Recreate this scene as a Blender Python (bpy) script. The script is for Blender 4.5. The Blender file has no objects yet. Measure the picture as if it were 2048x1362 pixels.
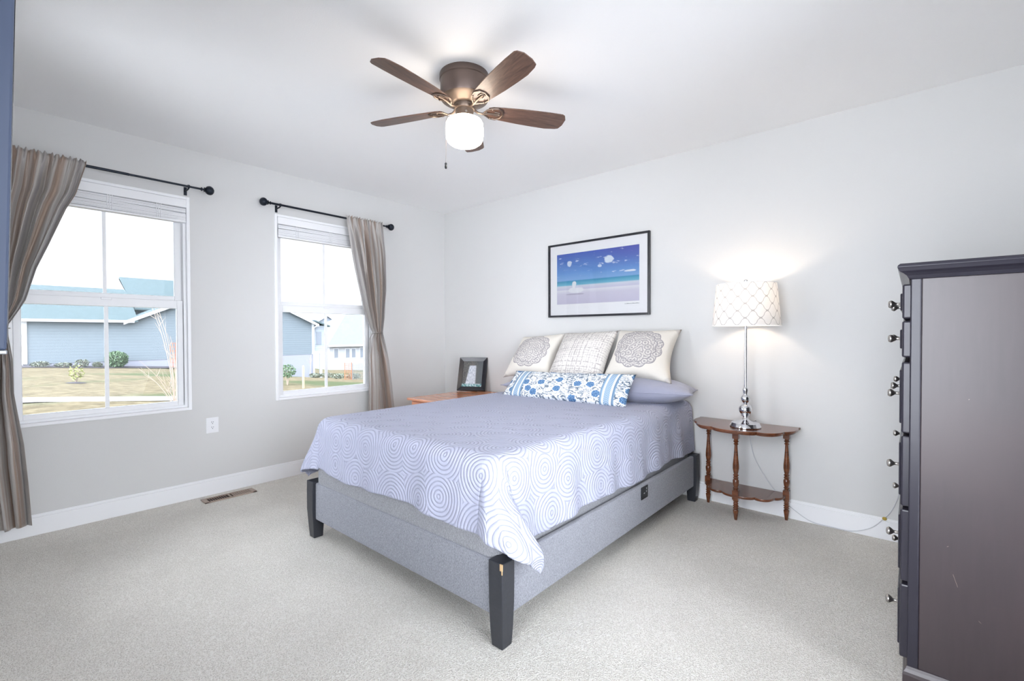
import bpy, bmesh, math, random
from mathutils import Vector, Matrix, noise
PI = math.pi
random.seed(7)
scene = bpy.context.scene
COL = scene.collection

# ------------------------------------------------------------------ camera
F_PX, YAW, PITCH, ROLL = 929.236, 0.713336, -0.0145526, -0.0027249
CAM = Vector((4.2938, -3.71874, 1.29535))
_f = Vector((-math.sin(YAW)*math.cos(PITCH), math.cos(YAW)*math.cos(PITCH), math.sin(PITCH)))
_r = Vector((math.cos(YAW), math.sin(YAW), 0)); _u = _r.cross(_f)
_r2 = _r*math.cos(ROLL)+_u*math.sin(ROLL); _u2 = -_r*math.sin(ROLL)+_u*math.cos(ROLL)
cd = bpy.data.cameras.new('camera'); cam = bpy.data.objects.new('camera', cd); COL.objects.link(cam)
cd.sensor_fit = 'HORIZONTAL'; cd.sensor_width = 36.0; cd.lens = 36.0*F_PX/2048.0; cd.clip_start = 0.02; cd.clip_end = 400
cam.matrix_world = Matrix(((_r2.x, _u2.x, -_f.x, CAM.x), (_r2.y, _u2.y, -_f.y, CAM.y), (_r2.z, _u2.z, -_f.z, CAM.z), (0, 0, 0, 1)))
scene.camera = cam

# ------------------------------------------------------------------ view, world
vs = scene.view_settings
vs.view_transform = 'Standard'; vs.look = 'None'; vs.gamma = 1.0; vs.use_curve_mapping = False
vs.exposure = 0.12
SKY_FAR, SKY_NEAR = 2.5, 15.6          # bright overcast sky, raised behind the camera to light the room through added windows
FAN_GLOW, BULB_GLOW = 15.0, 115.0
w = bpy.data.worlds.new('overcast_sky'); scene.world = w; w.use_nodes = True
nt = w.node_tree; nt.nodes.clear()
_tc = nt.nodes.new('ShaderNodeTexCoord'); 
_mr = nt.nodes.new('ShaderNodeMapRange'); _mr.interpolation_type = 'SMOOTHSTEP'
_bg = nt.nodes.new('ShaderNodeBackground'); _wo = nt.nodes.new('ShaderNodeOutputWorld')
_dt = nt.nodes.new('ShaderNodeVectorMath'); _dt.operation = 'DOT_PRODUCT'; _dt.inputs[1].default_value = (.36, -.84, .40)
nt.links.new(_tc.outputs['Generated'], _dt.inputs[0]); nt.links.new(_dt.outputs['Value'], _mr.inputs['Value'])
_mr.inputs['From Min'].default_value = -0.2; _mr.inputs['From Max'].default_value = 0.95
_mr.inputs['To Min'].default_value = SKY_FAR; _mr.inputs['To Max'].default_value = SKY_NEAR
_bg.inputs['Color'].default_value = (0.90, 0.925, 1.0, 1)
nt.links.new(_mr.outputs[0], _bg.inputs['Strength']); nt.links.new(_bg.outputs[0], _wo.inputs['Surface'])
scene.cycles.max_bounces = 10; scene.cycles.diffuse_bounces = 7; scene.cycles.glossy_bounces = 4
scene.cycles.transmission_bounces = 6; scene.cycles.transparent_max_bounces = 12
scene.cycles.sample_clamp_indirect = 8.0; scene.cycles.use_denoising = True
scene.cycles.caustics_reflective = False; scene.cycles.caustics_refractive = False

# ------------------------------------------------------------------ node / material helpers
def s2l(c):
    return tuple(((v/255.0)/12.92 if v/255.0 <= 0.04045 else ((v/255.0+0.055)/1.055)**2.4) for v in c)
class N:
    """small wrapper for building node trees"""
    def __init__(self, name):
        self.m = bpy.data.materials.new(name); self.m.use_nodes = True
        self.t = self.m.node_tree; self.b = self.t.nodes['Principled BSDF']; self.o = self.t.nodes['Material Output']
    def n(self, typ, **kw):
        nd = self.t.nodes.new('ShaderNode'+typ)
        for k, v in kw.items():
            if k.startswith('i_'): nd.inputs[k[2:].replace('_', ' ')].default_value = v
            else: setattr(nd, k, v)
        return nd
    def l(self, a, b): self.t.links.new(a, b)
    def math(self, op, a, b=None, c=None, clamp=False):
        nd = self.n('Math', operation=op); nd.use_clamp = clamp
        for i, v in enumerate((a, b, c)):
            if v is None: continue
            if isinstance(v, (int, float)): nd.inputs[i].default_value = v
            else: self.l(v, nd.inputs[i])
        return nd.outputs[0]
    def mix(self, f, a, b):
        nd = self.n('Mix', data_type='RGBA')
        for sock, v in ((nd.inputs[0], f), (nd.inputs[6], a), (nd.inputs[7], b)):
            if isinstance(v, (int, float)): sock.default_value = v
            elif isinstance(v, tuple): sock.default_value = (v[0], v[1], v[2], 1)
            else: self.l(v, sock)
        return nd.outputs[2]
    def step(self, v, a, b):
        nd = self.n('MapRange', interpolation_type='SMOOTHSTEP'); self.l(v, nd.inputs[0])
        nd.inputs[1].default_value = a; nd.inputs[2].default_value = b
        return nd.outputs[0]
    def uv(self):
        c = self.n('TexCoord'); s = self.n('SeparateXYZ'); self.l(c.outputs['UV'], s.inputs[0])
        return c.outputs['UV'], s.outputs[0], s.outputs[1]
    def obj(self, scale=(1, 1, 1)):
        c = self.n('TexCoord'); mp = self.n('Mapping'); mp.inputs['Scale'].default_value = scale
        self.l(c.outputs['Object'], mp.inputs[0]); return mp.outputs[0]
    def comb(self, x, y, z=0.0):
        c = self.n('CombineXYZ')
        for i, v in enumerate((x, y, z)):
            if isinstance(v, (int, float)): c.inputs[i].default_value = v
            else: self.l(v, c.inputs[i])
        return c.outputs[0]
    def noise(self, vec, scale, detail=3, rough=.5, dist=0):
        nd = self.n('TexNoise'); nd.inputs['Scale'].default_value = scale; nd.inputs['Detail'].default_value = detail
        nd.inputs['Roughness'].default_value = rough; nd.inputs['Distortion'].default_value = dist
        if vec is not None: self.l(vec, nd.inputs['Vector'])
        return nd.outputs['Fac']
    def vor(self, vec, scale, feature='F1', out='Distance', rnd=1.0, dim='2D'):
        nd = self.n('TexVoronoi', feature=feature, voronoi_dimensions=dim); nd.inputs['Scale'].default_value = scale
        nd.inputs['Randomness'].default_value = rnd
        if vec is not None: self.l(vec, nd.inputs['Vector'])
        return nd.outputs[out]
    def ramp(self, f, stops):
        nd = self.n('ValToRGB'); self.l(f, nd.inputs[0]); e = nd.color_ramp.elements
        while len(e) < len(stops): e.new(.5)
        for i, (p, c) in enumerate(stops): e[i].position = p; e[i].color = (c[0], c[1], c[2], 1)
        return nd.outputs[0]
    def bump(self, h, dist=.01, strength=1.0, prev=None):
        nd = self.n('Bump'); nd.inputs['Distance'].default_value = dist; nd.inputs['Strength'].default_value = strength
        self.l(h, nd.inputs['Height'])
        if prev is not None: self.l(prev, nd.inputs['Normal'])
        self.l(nd.outputs[0], self.b.inputs['Normal']); return nd.outputs[0]
    def col(self, c):
        if isinstance(c, tuple): self.b.inputs['Base Color'].default_value = (c[0], c[1], c[2], 1)
        else: self.l(c, self.b.inputs['Base Color'])
        return self
    def set(self, rough=None, metal=None, spec=None, coat=None, sheen=None):
        for k, v in (('Roughness', rough), ('Metallic', metal), ('Specular IOR Level', spec), ('Coat Weight', coat), ('Sheen Weight', sheen)):
            if v is not None: self.b.inputs[k].default_value = v
        return self

def plain(name, rgb, rough=.5, metal=0, spec=.5, coat=0):
    return N(name).col(s2l(rgb)).set(rough, metal, spec, coat).m
def speckled(name, rgb, rough=.6, scale=40, amt=.12, dist=.002, metal=0, spec=.5, stretch=(1, 1, 1)):
    k = N(name); v = k.obj(stretch); f = k.noise(v, scale, 4)
    c = s2l(rgb); k.col(k.mix(f, tuple(x*(1-amt) for x in c), tuple(min(1, x*(1+amt)) for x in c))).set(rough, metal, spec)
    if dist: k.bump(f, dist)
    return k.m
def wood(name, dark, light, rough=.3, scale=6, axis=(1, 12, 12), coat=.2):
    k = N(name); v = k.obj(axis); f = k.noise(v, scale, 5, .6, 1.2)
    k.col(k.ramp(f, [(.3, s2l(dark)), (.7, s2l(light))])).set(rough, 0, .5, coat); k.bump(f, .0008, .5)
    return k.m

M = {}
def build_materials():
    M['wall'] = speckled('wall_paint', (213, 213, 212), .75, 220, .01, .0004)
    M['ceiling'] = speckled('ceiling_paint', (244, 244, 244), .85, 200, .01, .0005)
    M['trim'] = plain('white_trim_paint', (240, 241, 243), .35)
    M['vinyl'] = plain('white_window_vinyl', (244, 245, 247), .35)
    M['blind'] = plain('white_blind_vinyl', (242, 243, 245), .5)
    # carpet: twisted pile
    k = N('beige_carpet_pile'); v = k.obj()
    n1 = k.noise(v, 220, 3, .7); n2 = k.noise(v, 2.2, 3, .5); n3 = k.vor(v, 180, dim='3D')
    f = k.math('ADD', k.math('MULTIPLY', n1, .6), k.math('MULTIPLY', n3, .5))
    c = k.ramp(f, [(.28, s2l((174, 168, 157))), (.5, s2l((232, 227, 218))), (.75, s2l((245, 242, 235)))])
    k.col(k.mix(k.step(n2, .35, .7), c, k.mix(.12, c, s2l((150, 146, 136))))).set(.95, 0, .1, 0, .1)
    k.bump(f, .011, .8); M['carpet'] = k.m
    # upholstery tweed
    def tweed(name, a, b):
        k = N(name); v = k.obj((1, 1, .35)); n1 = k.noise(v, 420, 2, .6); v2 = k.obj((.3, .3, 2)); n2 = k.noise(v2, 400, 2)
        f = k.math('ADD', k.math('MULTIPLY', n1, .7), k.math('MULTIPLY', n2, .3))
        k.col(k.ramp(f, [(.35, s2l(a)), (.65, s2l(b))])).set(.9, 0, .15, 0, .2); k.bump(f, .003, .8); return k.m
    M['tweed'] = tweed('grey_tweed_upholstery', (112, 114, 122), (160, 162, 170))
    M['tweed_light'] = tweed('light_grey_tweed', (116, 117, 121), (162, 163, 168))
    # quilt with stitched concentric rings
    k = N('lavender_grey_quilt'); uv, U, V = k.uv()
    wv = k.noise(uv, 6, 2); 
    d1 = k.vor(uv, 5.0, 'F1', 'Distance', .62)
    r = k.math('SINE', k.math('MULTIPLY', k.math('ADD', d1, k.math('MULTIPLY', wv, .04)), 2*PI*10.5))
    puff = k.math('POWER', k.math('ADD', k.math('MULTIPLY', r, .5), .5), .3)
    f2 = k.noise(uv, 60, 3)
    k.col(k.mix(puff, s2l((162, 165, 186)), s2l((174, 177, 196)))).set(.85, 0, .12, 0, .1)
    k.bump(k.math('ADD', puff, k.math('MULTIPLY', f2, .5)), .0054, .85); M['quilt'] = k.m
    k = N('grey_lavender_cotton'); uv, U, V = k.uv(); f = k.noise(uv, 5, 4, .6, .6)
    k.col(s2l((160, 162, 180))).set(.7, 0, .2, 0, .3); k.bump(f, .02, .6); M['pillow'] = k.m
    # cream sham with lace medallion
    k = N('cream_medallion_fabric'); uv, U, V = k.uv()
    x = k.math('SUBTRACT', U, .5); y = k.math('SUBTRACT', V, .53)
    rad = k.math('SQRT', k.math('ADD', k.math('MULTIPLY', x, x), k.math('MULTIPLY', y, y)))
    ang = k.math('ARCTAN2', y, x)
    lob = k.math('MULTIPLY', k.math('ABSOLUTE', k.math('SINE', k.math('MULTIPLY', ang, 6.0))), .035)
    edge = k.math('ADD', lob, .352)
    inside = k.step(k.math('SUBTRACT', edge, rad), -.002, .006)
    d = k.vor(uv, 8.5, 'F1', 'Distance', .9); ln = k.step(k.math('SINE', k.math('MULTIPLY', d, 21)), .0, .5)
    d2 = k.vor(uv, 34); ln2 = k.step(d2, .25, .5)
    ringd = k.math('ABSOLUTE', k.math('SUBTRACT', k.math('SUBTRACT', edge, rad), .012))
    rim = k.math('SUBTRACT', 1, k.step(ringd, .004, .009))
    ring2 = k.math('SUBTRACT', 1, k.step(k.math('ABSOLUTE', k.math('SUBTRACT', k.math('SUBTRACT', edge, rad), .1)), .004, .01))
    pat = k.math('MAXIMUM', k.math('MAXIMUM', k.math('MULTIPLY', ln, .8), k.math('MULTIPLY', ln2, .35)), k.math('MAXIMUM', rim, ring2))
    pat = k.math('MULTIPLY', pat, inside)
    lin = k.noise(uv, 180, 2)
    base = k.mix(lin, s2l((216, 210, 200)), s2l((232, 227, 218)))
    base = k.mix(k.math('MULTIPLY', inside, .3), base, s2l((205, 202, 204)))
    cx = k.math('SUBTRACT', .5, k.math('ABSOLUTE', x)); cy = k.math('SUBTRACT', .5, k.math('ABSOLUTE', k.math('SUBTRACT', V, .5)))
    corner = k.math('SUBTRACT', 1, k.step(k.math('ADD', cx, cy), .09, .13))
    cp = k.math('MULTIPLY', corner, k.step(k.math('SINE', k.math('MULTIPLY', k.vor(uv, 26), 40)), 0, .5))
    pat = k.math('MAXIMUM', pat, k.math('MULTIPLY', cp, .8))
    k.col(k.mix(k.math('MULTIPLY', pat, .72), base, s2l((104, 98, 112)))).set(.85, 0, .2); k.bump(k.noise(uv, 4, 3), .02, .5); M['medallion'] = k.m
    k = N('cream_plaid_fabric'); uv, U, V = k.uv()
    def lines(c, o, fr, wd, seed):
        vec = k.comb(k.math('MULTIPLY', c, fr), seed, 0); 
        fl = k.math('FLOOR', k.math('MULTIPLY', c, fr)); wn = k.n('TexWhiteNoise', noise_dimensions='1D'); k.l(k.math('ADD', fl, seed), wn.inputs['W'])
        p = k.math('FRACT', k.math('MULTIPLY', c, fr)); on = k.math('LESS_THAN', p, k.math('MULTIPLY', wn.outputs[0], wd))
        ns = k.noise(k.comb(k.math('MULTIPLY', c, 40), k.math('MULTIPLY', o, 22), seed), 1, 1)
        return k.math('MULTIPLY', on, k.step(ns, .38, .55))
    a = k.math('MAXIMUM', lines(U, V, 25, .55, 3.0), lines(V, U, 25, .55, 11.0))
    k.col(k.mix(k.math('MULTIPLY', a, .6), k.mix(k.noise(uv, 120), s2l((214, 209, 203)), s2l((230, 226, 221))), s2l((140, 132, 134)))).set(.85, 0, .2); k.bump(k.noise(uv, 5, 3), .02, .4); M['plaid'] = k.m
    # lumbar cushion, blue block-print flowers with striped bands
    k = N('blue_floral_print'); uv, U, V = k.uv()
    X = k.math('MULTIPLY', U, 3.1); P = k.comb(X, V)
    nz = k.n('TexNoise'); nz.inputs['Scale'].default_value = 5; k.l(P, nz.inputs['Vector'])
    pw = k.n('VectorMath', operation='MULTIPLY_ADD'); k.l(nz.outputs['Color'], pw.inputs[0]); pw.inputs[1].default_value = (.42, .42, 0); k.l(P, pw.inputs[2])
    Pd = pw.outputs[0]
    vf = k.n('TexVoronoi', feature='F1', voronoi_dimensions='2D'); vf.inputs['Scale'].default_value = 2.3; vf.inputs['Randomness'].default_value = .7; k.l(P, vf.inputs['Vector'])
    pet = k.noise(P, 22, 2); fd = k.math('ADD', vf.outputs['Distance'], k.math('MULTIPLY', k.math('SUBTRACT', pet, .5), .22))
    flower = k.math('SUBTRACT', 1, k.step(fd, .20, .23))
    fdet = k.step(k.noise(P, 45, 2), .42, .6)
    halo = k.math('SUBTRACT', 1, k.step(fd, .27, .29))
    vl = k.n('TexVoronoi', feature='F1', voronoi_dimensions='2D'); vl.inputs['Scale'].default_value = 9; mp = k.n('Mapping'); mp.inputs['Rotation'].default_value = (0, 0, .7); mp.inputs['Scale'].default_value = (.62, 1.9, 1)
    k.l(Pd, mp.inputs[0]); k.l(mp.outputs[0], vl.inputs['Vector']); leaf = k.math('SUBTRACT', 1, k.step(vl.outputs['Distance'], .24, .3))
    mp2 = k.n('Mapping'); mp2.inputs['Rotation'].default_value = (0, 0, -.8); mp2.inputs['Scale'].default_value = (.7, 2.4, 1); k.l(Pd, mp2.inputs[0])
    leaf2 = k.math('SUBTRACT', 1, k.step(k.vor(mp2.outputs[0], 10), .18, .24))
    vine = k.math('SUBTRACT', 1, k.step(k.vor(Pd, 5.5, 'DISTANCE_TO_EDGE'), .02, .045))
    dk = k.math('MAXIMUM', k.math('MULTIPLY', leaf, .9), k.math('MAXIMUM', k.math('MULTIPLY', leaf2, .8), k.math('MULTIPLY', vine, .8)))
    dk = k.math('MULTIPLY', dk, k.math('SUBTRACT', 1, halo))
    fab = k.mix(dk, s2l((234, 237, 240)), s2l((72, 92, 112)))
    fab = k.mix(flower, fab, k.mix(fdet, s2l((62, 96, 140)), s2l((120, 156, 190))))
    e = k.math('ABSOLUTE', k.math('SUBTRACT', U, .5))     # bands near both ends
    band = k.math('MULTIPLY', k.step(e, .318, .32), k.math('SUBTRACT', 1, k.step(e, .418, .42)))
    bb = k.math('DIVIDE', k.math('SUBTRACT', e, .319), .1)
    chev = k.step(k.math('SINE', k.math('ADD', k.math('MULTIPLY', V, 130), k.math('MULTIPLY', k.math('ABSOLUTE', k.math('SUBTRACT', bb, .5)), 40))), -.2, .4)
    bc = k.ramp(bb, [(0, s2l((96, 124, 152))), (.16, s2l((150, 176, 200))), (.17, s2l((232, 236, 240))), (.29, s2l((232, 236, 240))), (.30, s2l((130, 158, 184))), (.68, s2l((130, 158, 184))), (.69, s2l((232, 236, 240))), (.83, s2l((232, 236, 240))), (.84, s2l((96, 124, 152))), (1, s2l((130, 156, 180)))])
    mid = k.math('MULTIPLY', k.step(bb, .30, .31), k.math('SUBTRACT', 1, k.step(bb, .67, .68)))
    bc = k.mix(k.math('MULTIPLY', chev, k.math('MULTIPLY', mid, .5)), bc, s2l((210, 222, 232)))
    bc.node.location = (0, 0)
    k.col(k.mix(band, fab, bc)).set(.85, 0, .2); k.bump(k.noise(uv, 5, 3), .02, .5); M['floral'] = k.m
    # taffeta curtain: brown warp, silver-grey weft
    k = N('brown_silver_taffeta'); uv, U, V = k.uv()
    n1 = k.noise(k.comb(k.math('MULTIPLY', U, 11), k.math('MULTIPLY', V, .5)), 1, 3, .6, .3)
    n2 = k.noise(k.comb(k.math('MULTIPLY', U, 160), k.math('MULTIPLY', V, 7)), 1, 2)
    c = k.ramp(n1, [(.34, s2l((136, 130, 128))), (.46, s2l((172, 167, 161))), (.56, s2l((136, 114, 98))), (.68, s2l((156, 132, 111)))])
    k.col(k.mix(k.math('MULTIPLY', n2, .2), c, s2l((122, 118, 128)))).set(.30, 0, .9, 0, .4); k.bump(n2, .002, .5); M['taffeta'] = k.m
    M['rod'] = plain('black_iron_rod', (34, 40, 50), .28, .6)
    M['chrome'] = plain('polished_chrome', (225, 226, 230), .06, 1)
    M['nickel'] = plain('brushed_nickel', (176, 172, 168), .28, 1)
    M['bronze'] = plain('dark_bronze_metal', (104, 90, 84), .36, .7)
    M['bronze_light'] = plain('burnished_bronze_metal', (112, 98, 88), .42, .8)
    M['blade'] = wood('walnut_fan_blade', (62, 44, 38), (112, 84, 70), .42, 3, (2, 14, 14), .1)
    M['espresso'] = None
    k = N('espresso_stained_wood'); v = k.obj((10, 10, 1)); f = k.noise(v, 5, 4, .6, .4); g = k.noise(k.obj(), 2.2, 3)
    
    c = k.mix(f, s2l((42, 32, 36)), s2l((56, 44, 48))); c = k.mix(k.step(g, .45, .7), c, s2l((55, 42, 45)))
    k.col(c).set(.42, 0, .6, .5); k.b.inputs['Coat Roughness'].default_value = .36; k.bump(f, .0006, .5); M['espresso'] = k.m
    M['espresso_edge'] = speckled('espresso_drawer_wood', (40, 38, 48), .32, 20, .1, .0004)
    M['table'] = wood('reddish_brown_mahogany', (74, 40, 24), (128, 76, 48), .22, 4, (1.5, 9, 9), .4)
    M['cherry'] = wood('orange_cherry_wood', (188, 116, 80), (224, 156, 118), .25, 3, (1.2, 8, 8), .4)
    M['black_post'] = speckled('black_painted_post', (44, 46, 52), .38, 60, .15, .0005)
    M['black_plastic'] = plain('black_plastic', (26, 30, 34), .35)
    M['raw_wood'] = plain('chipped_raw_wood', (190, 160, 120), .7)
    M['frame_black'] = plain('black_gloss_frame', (36, 36, 42), .22)
    M['mat_board'] = plain('white_mat_board', (250, 250, 252), .7)
    M['outlet'] = plain('white_outlet_plastic', (238, 239, 242), .3)
    M['slot'] = plain('dark_slot', (30, 30, 34), .6)
    M['vent'] = plain('tan_register_metal', (170, 152, 138), .45, .2)
    M['vent_dark'] = plain('dark_register_gap', (66, 52, 46), .8)
    M['cord'] = plain('clear_grey_cord', (200, 202, 206), .3)
    M['yellow'] = plain('yellow_tag_plastic', (176, 150, 60), .5)
    # thin clear glass
    def thin_glass(name, tint, ior=1.5):
        k = N(name); k.t.nodes.remove(k.b); tr = k.n('BsdfTransparent'); tr.inputs[0].default_value = (*tint, 1)
        gl = k.n('BsdfGlossy'); gl.inputs['Roughness'].default_value = .02; fr = k.n('Fresnel'); fr.inputs['IOR'].default_value = ior
        mx = k.n('MixShader'); k.l(fr.outputs[0], mx.inputs[0]); k.l(tr.outputs[0], mx.inputs[1]); k.l(gl.outputs[0], mx.inputs[2]); k.l(mx.outputs[0], k.o.inputs['Surface']); return k.m
    M['pane'] = thin_glass('low_e_window_glass', (.72, .74, .75), 1.22); M['pane_clear'] = thin_glass('clear_window_glass', (.93, .94, .94))
    M['clear'] = thin_glass('picture_glass', (1, 1, 1), 1.33)
    # light giving
    def emit(name, c, s):
        k = N(name); k.col((.9, .9, .9)); k.b.inputs['Emission Color'].default_value = (*c, 1); k.b.inputs['Emission Strength'].default_value = s; return k.m
    M['globe'] = emit('lit_opal_glass', (1, .86, .70), FAN_GLOW)
    M['bulb'] = emit('lit_bulb', (1, .80, .60), BULB_GLOW)
    # lamp shade: white fabric with grey trellis, lets the bulb's light through
    k = N('white_trellis_shade'); uv, U, V = k.uv(); k.t.nodes.remove(k.b)
    cu = k.math('COSINE', k.math('MULTIPLY', U, 2*PI*14)); va = k.math('MULTIPLY', V, 2*PI*3.0)
    cv = k.math('ADD', k.math('COSINE', va), k.math('MULTIPLY', k.math('COSINE', k.math('MULTIPLY', va, 3)), .2))
    g = k.math('ADD', cu, k.math('MULTIPLY', cv, .80)); 
    ln = k.math('SUBTRACT', 1, k.step(k.math('ABSOLUTE', g), .08, .19))
    c = k.mix(k.math('MULTIPLY', ln, .55), (.80, .79, .78), s2l((100, 97, 102)))
    df = k.n('BsdfDiffuse'); tl = k.n('BsdfTranslucent'); mx = k.n('MixShader'); mx.inputs[0].default_value = .17
    k.l(c, df.inputs[0]); k.l(c, tl.inputs[0]); k.l(df.outputs[0], mx.inputs[1]); k.l(tl.outputs[0], mx.inputs[2]); k.l(mx.outputs[0], k.o.inputs['Surface']); M['shade'] = k.m
    # beach photograph
    k = N('beach_photograph'); uv, U, V = k.uv()
    sl = k.math('ADD', V, k.math('MULTIPLY', U, -.0))
    c = k.ramp(sl, [(0, s2l((196, 190, 214))), (.2, s2l((206, 202, 222))), (.27, s2l((226, 226, 236))), (.29, s2l((198, 196, 220))), (.35, s2l((210, 214, 230))), (.375, s2l((96, 176, 204))), (.45, s2l((34, 128, 176))), (.47, s2l((110, 160, 216))), (.62, s2l((80, 132, 206))), (1, s2l((44, 72, 170)))])
    pur = k.math('MULTIPLY', k.step(U, .3, 1), k.step(V, .5, 1)); c = k.mix(k.math('MULTIPLY', pur, .6), c, s2l((66, 62, 160)))
    cl = k.step(k.noise(k.comb(k.math('MULTIPLY', U, 9), k.math('MULTIPLY', V, 17)), 1, 4, .55), .60, .70)
    cl = k.math('MULTIPLY', cl, k.step(V, .5, .56)); c = k.mix(k.math('MULTIPLY', cl, .8), c, s2l((214, 226, 242)))
    def blob(cx, cy, rx, ry, colr, c, am=.9):
        dx = k.math('DIVIDE', k.math('SUBTRACT', U, cx), rx); dy = k.math('DIVIDE', k.math('SUBTRACT', V, cy), ry)
        dd = k.math('ADD', k.math('ADD', k.math('MULTIPLY', dx, dx), k.math('MULTIPLY', dy, dy)), k.math('MULTIPLY', k.math('SUBTRACT', k.noise(uv, 13, 4), .5), 2.2))
        return k.mix(k.math('MULTIPLY', k.math('SUBTRACT', 1, k.step(dd, .6, 1.2)), am), c, s2l(colr))
    c = blob(.66, .80, .055, .075, (222, 236, 250), c); c = blob(.17, .80, .03, .06, (214, 228, 246), c); c = blob(.55, .70, .025, .03, (205, 222, 246), c)
    c = blob(.9, .55, .07, .02, (224, 232, 246), c); c = blob(.26, .27, .10, .06, (236, 238, 244), c); c = blob(.23, .37, .03, .07, (240, 242, 246), c); c = blob(.24, .19, .13, .015, (150, 142, 170), c, .6)
    g_ = k.n('Gamma'); g_.inputs[1].default_value = .82; k.l(c, g_.inputs[0]); k.col(g_.outputs[0]).set(.5); M['beach'] = k.m
    k = N('waterfall_photograph'); uv, U, V = k.uv()
    rock = k.ramp(k.noise(uv, 14, 5, .7), [(.3, s2l((40, 42, 44))), (.5, s2l((98, 96, 94))), (.7, s2l((140, 132, 122)))])
    rock = k.mix(k.step(U, .5, .9), rock, s2l((92, 98, 102)))
    wx = k.math('ABSOLUTE', k.math('SUBTRACT', U, k.math('ADD', .42, k.math('MULTIPLY', V, .08))))
    wid = k.math('SUBTRACT', .26, k.math('MULTIPLY', V, .12)); fall = k.math('SUBTRACT', 1, k.step(k.math('SUBTRACT', wx, wid), -.03, .04))
    fall = k.math('MULTIPLY', fall, k.math('SUBTRACT', 1, k.step(V, .82, .86)))
    streak = k.noise(k.comb(k.math('MULTIPLY', U, 40), k.math('MULTIPLY', V, 10)), 1, 3)
    c = k.mix(fall, rock, k.mix(k.step(streak, .35, .6), s2l((180, 184, 196)), s2l((236, 238, 244))))
    pool = k.math('SUBTRACT', 1, k.step(V, .08, .14)); c = k.mix(pool, c, k.mix(k.step(k.noise(uv, 12), .45, .6), s2l((92, 158, 160)), s2l((224, 236, 240))))
    k.col(c).set(.4); M['waterfall'] = k.m
    # outside
    k = N('dry_winter_grass'); v = k.obj(); a = k.noise(v, 3, 5, .7); b = k.noise(v, .18, 3); 
    c = k.ramp(a, [(.3, s2l((90, 82, 66))), (.55, s2l((126, 116, 94))), (.75, s2l((142, 133, 110)))])
    k.col(k.mix(k.step(b, .5, .65), c, s2l((88, 96, 70)))).set(.95, 0, .1); k.bump(a, .05, .6); M['grass'] = k.m
    def siding(name, rgb, pitch=.18):
        k = N(name); c = k.n('TexCoord'); s = k.n('SeparateXYZ'); k.l(c.outputs['Object'], s.inputs[0])
        f = k.math('FRACT', k.math('DIVIDE', s.outputs[2], pitch)); cc = s2l(rgb)
        k.col(cc).set(.6); k.bump(k.math('SUBTRACT', 1, f), .05, 1.0); return k.m
    M['siding'] = siding('slate_blue_siding', (108, 118, 125)); M['siding_white'] = siding('white_siding', (172, 174, 178))
    M['siding_grey'] = siding('pale_blue_siding', (150, 158, 168))
    M['roof'] = speckled('green_grey_shingles', (82, 97, 100), .9, 3, .2, .02)
    M['roof_grey'] = speckled('grey_shingles', (122, 126, 134), .9, 3, .15, .02)
    M['ext_white'] = plain('white_exterior_trim', (196, 198, 202), .6); M['foundation'] = plain('pale_foundation', (150, 152, 164), .8)
    M['mulch'] = speckled('dark_mulch', (78, 74, 80), .95, 8, .4, .02)
    M['concrete'] = speckled('pale_concrete', (186, 184, 178), .9, 10, .05, 0)
    M['leaf'] = speckled('green_leaves', (98, 122, 92), .7, 4, .3, 0); M['leaf_pale'] = speckled('yellow_green_leaves', (146, 152, 92), .7, 4, .2, 0)
    M['shrub'] = speckled('grey_green_leaves', (116, 122, 108), .8, 4, .3, 0)
    M['twig'] = plain('pale_twig_bark', (176, 160, 146), .8); M['stake'] = plain('pale_pine_stake', (196, 178, 140), .8)
    M['rust'] = plain('rusty_orange_wire', (178, 110, 80), .7); M['wire'] = plain('grey_wire', (130, 134, 138), .6); M['dark_glass'] = plain('grey_house_window', (132, 138, 148), .2)
    M['tv'] = plain('dark_blue_grey_plastic', (84, 96, 122), .45, 0, .4); M['silver'] = plain('silver_bezel', (180, 184, 190), .3, .6)
build_materials()

# ------------------------------------------------------------------ mesh helpers
def obj(name, bm, m, parent=None, loc=None, smooth=False, bevel=0, angle=40):
    me = bpy.data.meshes.new(name); bmesh.ops.recalc_face_normals(bm, faces=bm.faces); bm.to_mesh(me); bm.free()
    o = bpy.data.objects.new(name, me); COL.objects.link(o)
    if m is not None: me.materials.append(m)
    if parent: o.parent = parent
    if loc: o.location = loc
    if smooth:
        for p in me.polygons: p.use_smooth = True
        me.set_sharp_from_angle(angle=math.radians(angle))
    if bevel:
        b = o.modifiers.new('bevel', 'BEVEL'); b.width = bevel; b.segments = 2; b.limit_method = 'ANGLE'; b.angle_limit = math.radians(35)
    return o
def tag(o, label, cat, group=None, kind=None):
    o['label'] = label; o['category'] = cat
    if group: o['group'] = group
    if kind: o['kind'] = kind
    return o
def empty(name, loc, label, cat, group=None, kind=None, rz=0):
    o = bpy.data.objects.new(name, None); COL.objects.link(o); o.location = loc; o.rotation_euler = (0, 0, rz); o.empty_display_size = .05
    return tag(o, label, cat, group, kind)
def bx(bm, x0, x1, y0, y1, z0, z1):
    v = [bm.verts.new((x, y, z)) for x in (x0, x1) for y in (y0, y1) for z in (z0, z1)]
    for f in ((0, 1, 3, 2), (4, 6, 7, 5), (0, 4, 5, 1), (2, 3, 7, 6), (0, 2, 6, 4), (1, 5, 7, 3)): bm.faces.new([v[i] for i in f])
    return bm
def box(*a): return bx(bmesh.new(), *a)
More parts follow.
